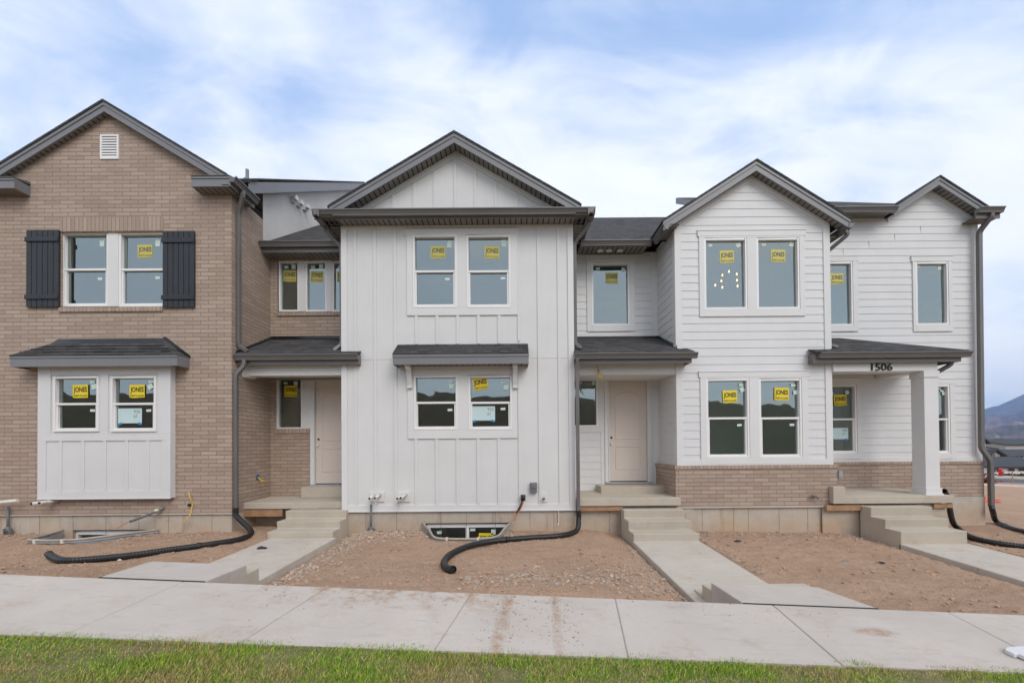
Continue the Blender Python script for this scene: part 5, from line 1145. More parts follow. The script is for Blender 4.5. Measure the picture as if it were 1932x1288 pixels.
tag(mb.build('soil_clods', M['clod']), 'brown clods of turned soil across the bare yards', 'soil', kind='stuff')
mb = MB(); R = random.Random(12)
# crumbs of soil on the paths and pavement
mb = MB(); 
for _ in range(420):
    if R.random() < .55:
        a = R.choice(((-.05,.07),(.43,.04))); y = R.uniform(3.4,4.28); x = a[0]-a[1]*(4.31-y)*1.2+R.gauss(0,.12); z = lerp(zsn(x),zsw(x),(y-3.32)/.99)
    elif R.random() < .5: x, y = R.uniform(-3,3.5), 4.3-abs(R.gauss(0,.25)); z = lerp(zsn(x),zsw(x),(y-3.32)/.99)
    else:
        x, y = R.choice((-4.0,2.9,8.0))+R.uniform(-.55,.55), R.uniform(5.6,7.7); z = {True:.05+.038*(y-4.6)/3.37}.get(x<0, (-.15+.15*(y-4.6)/3.25) if x < 5 else -.26+.16*(y-3.9)/4)
    rock(mb, x, y, z+.002, R.choice((.004,.005,.007,.012 if R.random()<.3 else .005)), 9000+_)
tag(mb.build('soil_crumbs', M['rock']), 'small clods of soil dropped on the pavement and walks', 'soil', kind='stuff')
# ---------------------------------------------------------------- grass
def lawnmat():
    m, nt, b = newmat('lawn_soil'); v = objc(nt); f = noise_fac(nt, 8, 5, .3, .7, v); L(nt, mixc(nt,f,(.09,.10,.03),(.22,.17,.09)), b.inputs['Base Color']); b.inputs['Roughness'].default_value = 1; return m
lx = [-60,-30,-16,-10]+[-8+.4*i for i in range(41)]+[12,20,40,60]
mb = MB(); ly = [-12,-9,-5,-1,1.5,2.4,2.8,3.1,3.31]
for a, b in zip(lx, lx[1:]):
    for c_, d in zip(ly, ly[1:]):
        Z = lambda x,y: zsn(x)-.02+(.02*noise.noise((x,y,0)) if y > 1 else 0)
        mb.face([(a,c_,Z(a,c_)),(b,c_,Z(b,c_)),(b,d,Z(b,d)),(a,d,Z(a,d))])
struct(mb.build('lawn', lawnmat()))
def grassmat():
    m, nt, b = newmat('grass_blades'); gi = N(nt,'ShaderNodeNewGeometry'); v = objc(nt)
    cr = N(nt,'ShaderNodeValToRGB'); L(nt,gi.outputs['Random Per Island'],cr.inputs[0]); el = cr.color_ramp.elements
    el[0].color = (.045,.12,.006,1); el[1].color = (.52,.47,.12,1)
    for p,c in ((.3,(.11,.27,.010)),(.55,(.23,.42,.018)),(.75,(.40,.54,.04)),(.88,(.52,.52,.09))): e_ = el.new(p); e_.color = c+(1,)
    cd = N(nt,'ShaderNodeValToRGB'); L(nt,gi.outputs['Random Per Island'],cd.inputs[0]); e2 = cd.color_ramp.elements; e2[0].color = (.30,.20,.07,1); e2[1].color=(.56,.46,.20,1)
    mp = N(nt,'ShaderNodeMapping'); mp.inputs['Scale'].default_value = (1,2.0,0); L(nt,v,mp.inputs[0])
    f = noise_fac(nt, 1.15, 4, .46, .64, mp.outputs[0], .6)
    w = N(nt,'ShaderNodeTexWhiteNoise', noise_dimensions='1D'); L(nt, mth(nt,'MULTIPLY',gi.outputs['Random Per Island'],777.7), w.inputs['W'])
    sel = mth(nt,'LESS_THAN', w.outputs['Value'], mth(nt,'ADD', mth(nt,'MULTIPLY',f,.8), .08))
    c = mixc(nt, sel, cr.outputs[0], cd.outputs[0]); L(nt,c,b.inputs['Base Color']); b.inputs['Roughness'].default_value = .55; b.inputs['Specular IOR Level'].default_value = .25
    b.inputs['Transmission Weight'].default_value = 0
    return m
R = random.Random(5); mb = MB(); vs, fs = mb.v, mb.f
for _ in range(115000):
    x = R.uniform(-4.7,4.9); y = 3.325 + .05*noise.noise((x*3.1,0,4)) + .03*noise.noise((x*9,2,4)) - (R.random()**.9)*.87
    if y > 3.27 and R.random() < .35: continue
    bare = noise.noise((x*1.3,y*2.2,8)) 
    if bare > .25 and R.random() < .45: continue
    tall = .75+.6*noise.noise((x*2.1,y*2.5,1))
    h = R.uniform(.020,.052)*tall*(1.0 if bare < .2 else .6); wd = R.uniform(.0012,.0026); a = R.uniform(0,6.283); l = R.uniform(.15,1.1)*h; la = R.gauss(.4,1.3)
    dx, dy = math.cos(a)*wd, math.sin(a)*wd; ox, oy = math.cos(la)*l, math.sin(la)*l; z = zsn(x)-.022; i = len(vs)
    vs += [(x-dx,y-dy,z),(x+dx,y+dy,z),(x+dx*.8+ox*.4,y+dy*.8+oy*.4,z+h*.6),(x-dx*.8+ox*.4,y-dy*.8+oy*.4,z+h*.6),(x+ox,y+oy,z+h)]
    fs += [(i,i+1,i+2,i+3),(i+3,i+2,i+4)]
mb.mi = [0]*len(fs)
tag(mb.build('grass', grassmat()), 'short green and straw coloured grass along the near edge of the pavement', 'grass', kind='stuff')
# ---------------------------------------------------------------- corrugated drain pipes
def drain(lab, pts, r=.054, flat=True):
    p = resample(curve(pts, 14), .02); t = thing('drain_pipe', lab, 'drain pipe', tuple(p[0]), 'black corrugated drain pipes')
    mb = MB(); mb.tube(p, r, 12, ribs=True, cap=False); mb.build('corrugated_tube', M['blackpipe'], t)
    d = (p[-1]-p[-3]).normalized(); mb = MB(); mb.tube([p[-1]-d*.03, p[-1]-d*.035],r*.82,12); mb.build('open_end', M['hole'], t)
    mb = MB(); k = min(len(p)-4, int(len(p)*.45)); mb.tube(p[k:k+4], r*1.12, 14); mb.build('coupling', M['blackpipe'], t); return t
def gp(u, v, up=.05, it=6):
    z = 0
    for _ in range(it): x,y,_z = G(u,v,z+up); z = gz(x,y)
    return (x,y,z+up)
xd_ = xAr+.055
drain('black corrugated drain pipe lying in front of the brick house', [(xd_,8.53,wz(957,8.53,447)),(xd_,8.52,wz(967,8.5,447)),(xd_+.1,8.42,.42),gp(474,1003,.06),gp(455,1016),gp(400,1026),gp(320,1037),gp(250,1047),gp(170,1055),gp(120,1057),gp(99,1050,.07),gp(92,1044,.09)])
drain('black corrugated drain pipe curving across the middle yard', [(xBr+.04,8.62,wz(962,8.62,1089)),(xBr+.045,8.62,wz(980,8.62,1090)),gp(1087,1001,.07),gp(1055,1010),gp(1000,1014),gp(940,1019),gp(890,1028),gp(852,1044),gp(838,1060),gp(843,1071),gp(856,1074,.06)])
drain('black corrugated drain pipe from the far right corner', [(xDw+.05,9.9,wz(953,9.9,1866)),(xDw+.06,9.88,wz(965,9.9,1866)),gp(1880,983,.06),gp(1905,995),gp(1935,1003),gp(1990,1015),gp(2060,1022)])
drain('black corrugated drain pipe running out from behind the porch slab', [(wx(1781,9.2,921),9.2,.75),(wx(1788,9.3,935),9.3,.55),(wx(1797,9.3,980),9.3,.05),gp(1808,996,.05),gp(1828,1011),gp(1870,1022),gp(1935,1031),gp(2010,1040)])
# ---------------------------------------------------------------- services on the walls
def tubeobj(name, mat, parent, pts, r, n=10, smooth=True, label=None):
    mb = MB(); mb.tube(curve(pts,6) if len(pts) > 2 else [Vector(p) for p in pts], r, n); return mb.build(name, mat, parent, label)
def wp(u,v,Y): x,z = W(u,v,Y); return (x,Y,z)
t = A
tubeobj('vent_pipe', M['pvc'], A, [wp(-40,951,8.3),wp(34,944,8.3)], .034); 
q = MB(); q.tube([Vector(wp(60,950,8.12)),Vector(wp(112,944,YA))], .034,12); q.tube([Vector(wp(74,948.5,8.12)),Vector(wp(100,945,YA))], .03,12); pv = q.build('vent_pipe', M['pvc'], A)
q = MB(); q.tube([Vector(wp(60,950,8.115)),Vector(wp(60.1,950,8.112))], .026,12); q.tube([Vector(wp(74,948.5,8.115)),Vector(wp(74.1,948.5,8.112))], .022,12); q.build('pipe_mouth', M['hole'], pv)
def riser(parent, u, v0, v1, Y, lab=None):
    a, b = wp(u,v0,Y), wp(u,v1,Y); c = tubeobj('conduit', M['conduit'], parent, [a,b], .022); q = MB(); q.tube([Vector(b)+Vector((0,0,.0)),Vector(b)+Vector((0,0,.12))],.032,10); q.box(b[0]-.09,b[0]+.09,Y-.02,Y+.02,b[2]+.03,b[2]+.05); q.box(b[0]-.07,b[0]-.05,Y-.03,Y+.02,b[2]-.03,b[2]+.08); q.box(b[0]+.05,b[0]+.07,Y-.03,Y+.02,b[2]-.03,b[2]+.08); q.build('valve', M['conduit'], c)
riser(A, 15, 955, 1004, YA-.04); riser(Bh, 700, 951, 1003, YB-.05)
cl = thing('leaning_conduit', 'grey foam wrapped line sticking out of the brick base above the window well', 'conduit', wp(310,956,YA))
tubeobj('sleeve', M['conduit'], cl, [wp(246,983,8.25),wp(280,970,8.3),wp(310,957,YA)], .026); tubeobj('copper_line', M['orange'], cl, [wp(222,996,8.15),wp(236,987,8.2),wp(248,982,8.25)], .008); q = MB(); p0 = wp(294,963,8.3); q.tube([Vector(wp(291,964,8.32)),Vector(wp(298,961,8.33))],.029,10); q.build('tape_wrap', M['pvc'], cl)
yw = thing('yellow_wire', 'yellow wire hanging on the brick base', 'wire', wp(357,952,YA)); tubeobj('strand', M['yellow'], yw, [wp(356,928,YA-.05),wp(359,940,YA-.08),wp(363,950,YA-.03),wp(361,962,YA-.05),wp(358,972,YA-.1),wp(345,986,YA-.14)], .009); q = MB(); q.tube([Vector(wp(357,952,YA-.04)),Vector(wp(357,952,YA))],.03,10); q.build('grommet', M['hole'], yw)
yw = thing('yellow_wire', 'yellow wire loop and blue box on the side wall of the brick porch', 'wire', wp(495,900,9.3)); q = MB(); xx = xAr; q.box(xx,xx+.03,9.28,9.36,wz(903,9.3,495),wz(895,9.3,495)); q.build('outlet_box', M['bluetape'], yw); z0 = wz(904,9.3,497); tubeobj('strand', M['yellow'], yw, [(xx+.03,9.3,z0+.05),(xx+.1,9.28,z0),(xx+.16,9.3,z0-.03),(xx+.13,9.35,z0-.06),(xx+.06,9.33,z0-.03)], .012)
yw = thing('yellow_wire', 'yellow wire bundle hanging from the middle entry beam', 'wire', wp(1131,684,8.9)); tubeobj('strand', M['pvc'], yw, [wp(1131,684,8.9),wp(1129,693,8.9),wp(1129,700,8.9)], .006); q = MB(); q.tube([Vector(wp(1128,697,8.89)),Vector(wp(1133,708,8.88)),Vector(wp(1137,719,8.88))],.022,6,ry=.5); q.tube([Vector(wp(1130,697,8.89)),Vector(wp(1130,706,8.86)),Vector(wp(1132,714,8.86))],.012,6); q.build('coil', M['yellow'], yw)
# B base: vent pairs, meter box, flexible conduit, outlet
for uu, lab in (((697,707.5),'a'),((749.5,756),'b')):
    q = MB(); u0, u1 = uu; a = wx(u0+1,YB,927); b = wx(u1+18,YB,927); q.box(a,b,YB-.03,YB-.001,wz(946,YB,u0),wz(927,YB,u0)); pl = q.build('vent_plate', M['trim'], Bh, bevel=.004)
    for u, v, l in ((u0,940,.30),(u1,939,.33)):
        q = MB(); p = Vector(wp(u,v,YB-l)); q.tube([p, Vector((p.x*YB/(YB-l)+.12, YB-.03, p.z+.03))],.03,14); q.build('vent_stub', M['pvc'], pl); q = MB(); q.tube([p+Vector((0,-.002,0)), p+Vector((0,-.005,0))],.021,12); q.build('stub_mouth', M['hole'], pl)
q = MB(); r_ = rect(1000.5,910,1013,928.5,YB-.05); q.box(r_[0],r_[1],YB-.09,YB-.001,r_[2],r_[3]); q.box(r_[0]+.015,r_[1]-.015,YB-.11,YB-.09,r_[2]+.09,r_[3]-.02); q.build('electrical_box', M['conduit'], Bh, 'grey electrical box on the white wall', bevel=.006)
q = MB(); r_ = rect(1020,929,1032,946,YB); q.box(r_[0],r_[1],YB-.026,YB-.001,r_[2],r_[3]); f_ = q.build('spigot_plate', M['trim'], Bh); q = MB(); q.tube([Vector(wp(1026,940,YB-.1)),Vector(wp(1026,941,YB-.02))],.02,10); q.tube([Vector(wp(1026,942,YB-.1)),Vector(wp(1026,938,YB-.1))],.03,10); q.build('spigot', M['conduit'], f_)
fc = thing('flexible_conduit', 'black sleeve with copper lines hanging out of the white wall', 'conduit', wp(987,938,YB)); q = MB(); q.tube([Vector(wp(987,933,YB-.1)),Vector(wp(987,944,YB-.1))],.05,14); q.build('collar', M['blackpipe'], fc); tubeobj('sleeve', M['blackpipe'], fc, [wp(987,944,YB-.12),wp(983,953,YB-.16),wp(975,968,YB-.18)], .026); tubeobj('copper_line', M['orange'], fc, [wp(989,944,YB-.15),wp(982,960,YB-.2),wp(975,970,YB-.2),wp(969,981,YB-.22)], .011); tubeobj('copper_line', M['orange'], fc, [wp(976,966,YB-.18),wp(972,975,YB-.2),wp(971,980,YB-.22)], .02)
tubeobj('drip_pipe', M['pvc'], Bh, [wp(1053.5,962,YB-.01),wp(1054,985,YB-.01),wp(1052,991,YB-.04)], .011)
q = MB(); q.tube([Vector(wp(1540,936,YCw-.07)),Vector(wp(1537,936,YCw))],.022,10); q.tube([Vector(wp(1541,938,YCw-.09)),Vector(wp(1545,940,YCw-.1))],.02,10); q.tube([Vector(wp(1534,933,YCw-.06)),Vector(wp(1534,937,YCw-.06))],.03,8); q.build('spigot', M['conduit'], Ch, 'hose spigot on the brick base')
q = MB(); r_ = rect(1580,888,1587,900,YDw-.05); q.box(r_[0],r_[1],YDw-.1,YDw-.001,r_[2],r_[3]); q.box(r_[0]+.02,r_[1]-.02,YDw-.11,YDw-.1,r_[2]+.02,r_[2]+.05); q.build('outlet_cover', M['galv'], Ch, 'outlet box on the porch wall', bevel=.004)
# chandelier in the upper room of the lap sided house
ch = thing('chandelier', 'black chandelier with glowing bulbs behind the upper window', 'chandelier', wp(1378,470,10.6))
bulbm, nt, b = newmat('bulb_glow'); b.inputs['Emission Color'].default_value = (1,.50,.16,1); b.inputs['Emission Strength'].default_value = 2.6
ctr = Vector(wp(1378,540,10.6)); tubeobj('stem', M['blackpipe'], ch, [wp(1378,462,10.6),tuple(ctr)], .012)
for i,(u,v,d) in enumerate(((1349.5,538,0),(1363,519,.3),(1361,530,-.2),(1363,542,-.3),(1375.5,512,.2),(1390,517,.25),(1390.5,528.5,-.1),(1391.5,539.5,-.25),(1404,541,.1))):
    p = Vector(wp(u,v,10.6+d)); q = MB(); bm = bmesh.new(); bmesh.ops.create_icosphere(bm, subdivisions=2, radius=1)
    i0 = len(q.v); q.v += [(p.x+w_.co.x*.017,p.y+w_.co.y*.017,p.z+w_.co.z*.036) for w_ in bm.verts]; q.f += [tuple(k.index for k in f.verts) for f in bm.faces]; q.mi += [0]*len(bm.faces); bm.free(); q.build('bulb', bulbm, ch)
    tubeobj('arm', M['blackpipe'], ch, [tuple(ctr), ((ctr.x+p.x)/2,(ctr.y+p.y)/2,ctr.z-.12), (p.x,p.y,p.z-.05)], .008)
# ---------------------------------------------------------------- loose things
def lump(name, lab, cat, u, v, mat, sx, sy, sz, z=None, seed=1, group=None):
    r_ = random.Random(seed); x,y,zz_ = G(u,v,z) if z is not None else gp(u,v,.0); q = MB(); n = 10; rings = []
    for j in range(4):
        rr = (1,.95,.6,.1)[j]; hz = (0,.45,.85,1)[j]; rings.append([(x+math.cos(6.283*k/n)*sx*rr*r_.uniform(.6,1.3), y+math.sin(6.283*k/n)*sy*rr*r_.uniform(.6,1.3), zz_+hz*sz*r_.uniform(.6,1.2)) for k in range(n)])
    for a, b in zip(rings, rings[1:]):
        for k in range(n): q.face([a[k],a[(k+1)%n],b[(k+1)%n],b[k]])
    q.face(rings[-1]); return tag(q.build(name, mat), lab, cat, group)
lump('glove','crumpled black work glove on the brick house walk','glove',494,1035,M['shutter'],.09,.045,.045,.075,3)
lump('trash_scrap','small white scrap beside the black drain pipe in the left yard','scrap',225,1057,M['pvc'],.03,.02,.03,None,5)
lump('trash_scrap','dark plastic scrap on the soil right of the middle steps','scrap',1392,1021,M['shutter'],.07,.04,.03,None,6)
lump('trash_scrap','grey flattened scrap in the middle of the right yard','scrap',1590,1058,M['conduit'],.10,.05,.012,None,7)
lump('trash_scrap','black scrap on the soil of the right yard nearest the right walk','scrap',1663,1061,M['shutter'],.06,.04,.02,None,8)
# white board foot at the right edge of the pavement
px, py, pz = G(1915,1230,.05); bo = MB(); zq = lerp(zsn(px),zsw(px),(py-3.32)/.99)+.002
out = [(wx(1896,3.5),0)]
P0 = G(1896,1228,zq+.01); 
pts = [G(1896,1232,zq),G(1914,1241,zq),G(1921,1240,zq),G(1940,1248,zq),G(1990,1262,zq),G(1990,1236,zq),G(1945,1224,zq),G(1899,1227,zq)]
bo.hexa([(x,y,zq) for x,y,_ in pts], [(x,y,zq+.035) for x,y,_ in pts]); tag(bo.build('painted_board', M['lap'], bevel=.006), 'chipped white painted board lying on the pavement at the right edge', 'board')
# orange traffic paddles / cones lying on the soil at the right
x,y,_z = G(1868,944,gz(15,14)); 
for k,(u,v,lab) in enumerate(((1866,939.5,'orange traffic cone lying on the soil, the farther of two'),(1868,943.5,'orange traffic cone lying on the soil, the nearer of two'))):
    p = Vector(gp(u,v,.08)); t = thing('traffic_cone', lab, 'cone', tuple(p), 'orange cones lying on the ground'); q = MB(); q.tube([p+Vector((-.55,0,0)),p+Vector((-.53,0,0)),p+Vector((0,0,-.02)),p+Vector((.42,0,-.05))],.11,12); 
    for i,vv in enumerate(q.v):
        f_ = max(0,(vv[0]-p.x+.53)/.95); c_ = 1-.85*f_; q.v[i] = (vv[0], p.y+(vv[1]-p.y)*c_, p.z-.05+(vv[2]-p.z)*c_)
    q.build('cone_body', plain('cone_orange',(.85,.09,.02),.5), t); q = MB(); q.box(p.x-.58,p.x-.55,p.y-.16,p.y+.16,p.z-.08,p.z+.16); q.build('cone_base', plain('cone_base_orange',(.75,.08,.02),.5), t)
# ---------------------------------------------------------------- beyond the site: road, kerb strip, hydrant, houses, mountains
def strip(name, mat, y0, y1, dz, x0=24, x1=140):
    mb = MB(); n = 30
    for i in range(n):
        a, b = x0+(x1-x0)*i/n, x0+(x1-x0)*(i+1)/n; Z = lambda x: max(gz(x,(y0+y1)/2),-3.2)+dz
        mb.hexa([(a,y0,Z(a)-.3),(b,y0,Z(b)-.3),(b,y1,Z(b)-.3),(a,y1,Z(a)-.3)],[(a,y0,Z(a)),(b,y0,Z(b)),(b,y1,Z(b)),(a,y1,Z(a))])
    return struct(mb.build(name, mat))
asph = plain('asphalt',(.085,.09,.10),.9,.2,.5)
strip('pavement_strip', M['walk'], 27.5, 29.3, .06); strip('dirt_verge', plain('orange_gravel',(.45,.24,.14),.95,.3,1), 29.3, 32.5, .05)
strip('road', asph, 32.5, 42.5, .03); strip('kerb', M['walk'], 42.5, 44.2, .16); strip('verge', plain('dry_turf',(.14,.15,.05),.95,.4,.6), 44.2, 46.5, .14); strip('far_pavement', M['walk'], 46.5, 49, .15)
# low barberry-like shrubs on the near verge
def shrub(x,y,z,r,lab,mat,cat='shrub'):
    q = MB(); rr = random.Random(int(x*100))
    for _ in range(240):
        a, b_, c_ = rr.gauss(0,.5)*r, rr.gauss(0,.4)*r, abs(rr.gauss(0,.45))*r*.7; s = .09
        d = Vector((rr.uniform(-1,1),rr.uniform(-1,1),rr.uniform(-.3,1))).normalized()*s; e_ = Vector((rr.uniform(-1,1),rr.uniform(-1,1),rr.uniform(-1,1))).normalized()*s; p = Vector((x+a,y+b_,z+c_)); q.face([p-d,p+e_,p+d,p-e_])
    return tag(q.build('shrub', mat), lab, cat, 'low red shrubs by the road')
red = plain('red_leaves',(.22,.03,.025),.8,.3,4)
for x,lab in ((36.4,'low dark red shrub by the road, nearest the house corner'),(37.6,'low dark red shrub by the road, second from the house corner'),(41.5,'low dark red shrub by the road, left of the edge pair'),(42.9,'low dark red shrub by the road, rightmost')):
    shrub(x*.82,30.8*1.0,gz(x*.82,30.8)+.05,.6,lab,red)
hy = (55.6*1.0, 47.0); 
hx = (1886-966)/780*47.2; hz = max(gz(hx,47),-3.2)+.15
t = thing('fire_hydrant','red fire hydrant across the road at the right edge','hydrant',(hx,47.2,hz)); redp = plain('hydrant_red',(.55,.02,.03),.4)
q = MB(); q.tube([Vector((hx,47.2,hz)),Vector((hx,47.2,hz+.62))],.15,12); q.tube([Vector((hx,47.2,hz)),Vector((hx,47.2,hz+.06))],.22,12); q.build('barrel',redp,t)
q = MB(); q.tube([Vector((hx,47.2,hz+.62)),Vector((hx,47.2,hz+.72)),Vector((hx,47.2,hz+.82)),Vector((hx,47.2,hz+.9))],.19,12)
for i,v in enumerate(q.v):
    f_ = (v[2]-hz-.62)/.28; c_ = math.sqrt(max(.05,1-f_*f_)); q.v[i] = (hx+(v[0]-hx)*c_,47.2+(v[1]-47.2)*c_,v[2])
q.build('bonnet',redp,t); q = MB(); q.tube([Vector((hx-.3,47.2,hz+.48)),Vector((hx+.3,47.2,hz+.48))],.09,10); q.tube([Vector((hx,46.9,hz+.42)),Vector((hx,47.2,hz+.42))],.11,10); q.build('outlet',redp,t)
# marker stake
sx_ = (1909-966)/780*31; sz_ = gz(sx_,31); t = tag(MB().box(sx_-.03,sx_+.03,31,31.03,sz_,sz_+1.0).build('marker_stake', M['wood']), 'thin wooden marker stake beside the road', 'stake')
# hedge
def hedge(x0,x1,y,z,h,lab,mat):
    q = MB(); rr = random.Random(3)
    for _ in range(2600):
        p = Vector((rr.uniform(x0,x1),y+rr.uniform(-.6,.6),z+h*rr.random())); s=.16
        d = Vector((rr.uniform(-1,1),rr.uniform(-1,1),rr.uniform(-1,1))).normalized()*s; e_ = Vector((rr.uniform(-1,1),rr.uniform(-1,1),rr.uniform(-1,1))).normalized()*s; q.face([p-d,p+e_,p+d,p-e_])
    return tag(q.build('hedge',mat), lab, 'hedge')
hedge(54,72,51.5,-3.1,.75,'low brown leafless hedge in front of the white bungalow',plain('brown_twigs',(.13,.075,.05),.9,.4,2))
wh, dk, gl, tn = plain('far_white_wall',(.74,.74,.74),.8,.05), plain('far_dark_roof',(.035,.038,.045),.8,.2,1), plain('far_window',(.03,.04,.045),.2), plain('far_tan_wall',(.42,.39,.36),.8)
def far_house(name, lab, x0,x1,y0,y1,zb,ze,zr,wins,ridge='x',wall_m=None,over=.5,extra=()):
    t = thing(name, lab, 'house', ((x0+x1)/2,y0,zb), 'houses across the road'); wall_m = wall_m or wh
    q = MB(); q.box(x0,x1,y0,y1,zb,ze)
    if ridge == 'x': ym=(y0+y1)/2; q.face([(x0,y0,ze),(x0,y1,ze),(x0,ym,zr-.1)]); q.face([(x1,y0,ze),(x1,ym,zr-.1),(x1,y1,ze)])
    else: xm=(x0+x1)/2; q.face([(x0,y0,ze),(x1,y0,ze),(xm,y0,zr-.1)])
    q.build('wall', wall_m, t); q = MB()
    if ridge == 'x':
        ym=(y0+y1)/2; s_=(zr-ze)/(ym-y0); a=x0-over; b=x1+over
        slab(q,[(a,y0-over,ze-s_*over+.1),(b,y0-over,ze-s_*over+.1),(b,ym,zr+.1),(a,ym,zr+.1)],.2); slab(q,[(a,ym,zr+.1),(b,ym,zr+.1),(b,y1+over,ze-s_*over+.1),(a,y1+over,ze-s_*over+.1)],.2)
    else:
        xm=(x0+x1)/2; s_=(zr-ze)/(xm-x0); a=y0-over; b=y1+over
        slab(q,[(x0-over,a,ze-s_*over+.1),(xm,a,zr+.1),(xm,b,zr+.1),(x0-over,b,ze-s_*over+.1)],.2); slab(q,[(xm,a,zr+.1),(x1+over,a,ze-s_*over+.1),(x1+over,b,ze-s_*over+.1),(xm,b,zr+.1)],.2)
    q.build('roof', dk, t)
    for (a,b,c_,d) in wins:
        f_ = MB().box(a-.08,b+.08,y0-.05,y0-.001,c_-.08,d+.08).build('window', wh if wall_m is not wh else tn, t); MB().box(a,b,y0-.06,y0-.051,c_,d).build('pane', gl, f_)
    return t
def fx(u,Y): return (u-966)/780*Y
def fzv(v,Y,u=1890): return wz(v,Y,u)
far_house('bungalow','long low bungalow with black roof and dark windows behind the hydrant',fx(1862,56),fx(1990,56),56,66,-3.3,fzv(879.5,56),fzv(862,61),[(fx(1872,56),fx(1876,56),fzv(889,56),fzv(881.5,56)),(fx(1879,56),fx(1884,56),fzv(889,56),fzv(881,56)),(fx(1901,56),fx(1912,56),fzv(888,56),fzv(883.5,56)),(fx(1920,56),fx(1938,56),fzv(888,56),fzv(883.5,56))])
far_house('gabled_house','white gabled house with black roof behind the bungalow',fx(1858,76),fx(1886,76),76,90,-3.5,fzv(857,76),fzv(848,76),[(fx(1869,76),fx(1871,76),fzv(860.5,76),fzv(857.5,76)),(fx(1873,76),fx(1875,76),fzv(860.5,76),fzv(857,76))],'y',over=.9)
far_house('long_roof_house','dark roofed house with skylights behind the white gable',fx(1875,84),fx(2010,84),84,98,-3.5,fzv(860,84),fzv(848,91),[(fx(1925,84),fx(1929,84),fzv(863,84),fzv(861,84))])
far_house('hillside_house','two storey white and tan house with dormers, highest on the slope',fx(1897,110),fx(1990,110),110,124,-5,fzv(838,110),fzv(829,117),[(fx(1902,110),fx(1905,110),fzv(841,110),fzv(838.5,110)),(fx(1926,110),fx(1930,110),fzv(841,110),fzv(838.5,110))],wall_m=tn)
far_house('low_wing_house','low tan house with dark gable left of the hillside house',fx(1882,112),fx(1902,112),112,122,-5,fzv(846,112),fzv(840,117),[(fx(1890,112),fx(1892,112),fzv(850,112),fzv(848,112))],wall_m=tn)
far_house('white_block_house','tall plain white house peeking past the corner of the brick base',fx(1835,80),fx(1859,80),80,92,-4,fzv(832,80),fzv(822,80),[(fx(1852,80),fx(1854,80),fzv(838,80),fzv(834,80))],'y')
# mountains
def mtn(name, rows, mat, seed):
    """rows: ridge profile in picture columns at distance D, sloping down towards the viewer with ravines"""
    D, prof, base, depth, zbase = rows; mb = MB(); nx_ = 260; ny_ = 46; us = [prof[0][0]+(prof[-1][0]-prof[0][0])*i/nx_ for i in range(nx_+1)]
    def pv(u):
        for (a,va),(b,vb) in zip(prof,prof[1:]):
            if a <= u <= b: return va+(vb-va)*(u-a)/(b-a)
    for j in range(ny_+1):
        t = j/ny_
        for u in us:
            Y = D - depth*t; x = (u-966)/780*D; zt = wz(pv(u),D,u)
            k = x/900.0
            rid = 0; amp = 1; fr_ = 1.0
            for o_ in range(5): rid += amp*(1-abs(noise.noise((k*2.1*fr_+seed, t*1.3*fr_+.35*k*fr_, seed*2.0+o_)))*2); amp *= .5; fr_ *= 2.1
            z = zbase+(zt-zbase)*((1-t)**1.35) + (rid-1.0)*D*.06*(math.sin(math.pi*min(1,t*1.15))**.7 if t < .87 else .3) 
            if j == 0: z = zt + D*.0012*noise.noise((x/150,seed,0))
            mb.v.append((x, Y, z))
    for j in range(ny_):
        for i in range(nx_): a = j*(nx_+1)+i; mb.f.append((a,a+nx_+1,a+nx_+2,a+1)); mb.mi.append(0)
    # back side
    i0 = len(mb.v)
    for u in us: mb.v.append(((u-966)/780*D, D+depth*.7, zbase))
    for i in range(nx_): mb.f.append((i, i+1, i0+i+1, i0+i)); mb.mi.append(0)
    mb.smooth = set(range(len(mb.f))); return struct(mb.build(name, mat))
def mtnmat(name, c1, c2, sc_, ztop=None):
    m, nt, b = newmat(name); v = objc(nt); f = noise_fac(nt, sc_, 8, .44, .56, v, .72); f2 = noise_fac(nt, sc_*4, 6, .44, .58, v, .75); c = mixc(nt, f, c1, c2); c = mixc(nt, mth(nt,'MULTIPLY',f2,.85), c, tuple(q*.25 for q in c1))
    if ztop:
        s_ = N(nt,'ShaderNodeSeparateXYZ'); L(nt,v,s_.inputs[0]); g_ = N(nt,'ShaderNodeMapRange'); g_.inputs[1].default_value = ztop[0]; g_.inputs[2].default_value = ztop[1]; L(nt, mth(nt,'ADD', s_.outputs[2], mth(nt,'MULTIPLY', mth(nt,'SUBTRACT', f, .5), 220.0)), g_.inputs[0])
        c = mixc(nt, mth(nt,'MULTIPLY', g_.outputs[0], .9), c, mixc(nt, f2, (.11,.13,.16), (.010,.030,.07)))  # high slopes: dark forest with the blue of distance haze mixed into the colour
    L(nt,c,b.inputs['Base Color']); b.inputs['Roughness'].default_value = 1; b.inputs['Specular IOR Level'].default_value = 0; return m
mtn('mountains', (6500, [(1300,812),(1500,805),(1640,800),(1740,795),(1800,785),(1845,778),(1857,775),(1864,771),(1873,766),(1884,765.5),(1895,766.5),(1905,766),(1910,761),(1918,756),(1926,752),(1934,744),(1950,735),(2000,728),(2100,742),(2300,770),(2700,800)], 0, 2600, -40), mtnmat('hazed_mountain_rock',(.10,.05,.05),(.50,.30,.23),.0045,(260,430)), 1.7)
mtn('foothills', (3600, [(1300,832),(1700,826),(1830,818),(1870,815),(1900,822),(1930,817),(1990,806),(2100,812),(2400,822)], 0, 1600, -30), mtnmat('foothill_rock',(.10,.085,.05),(.30,.20,.13),.007), 5.2)
mb = MB(); rr = random.Random(2)
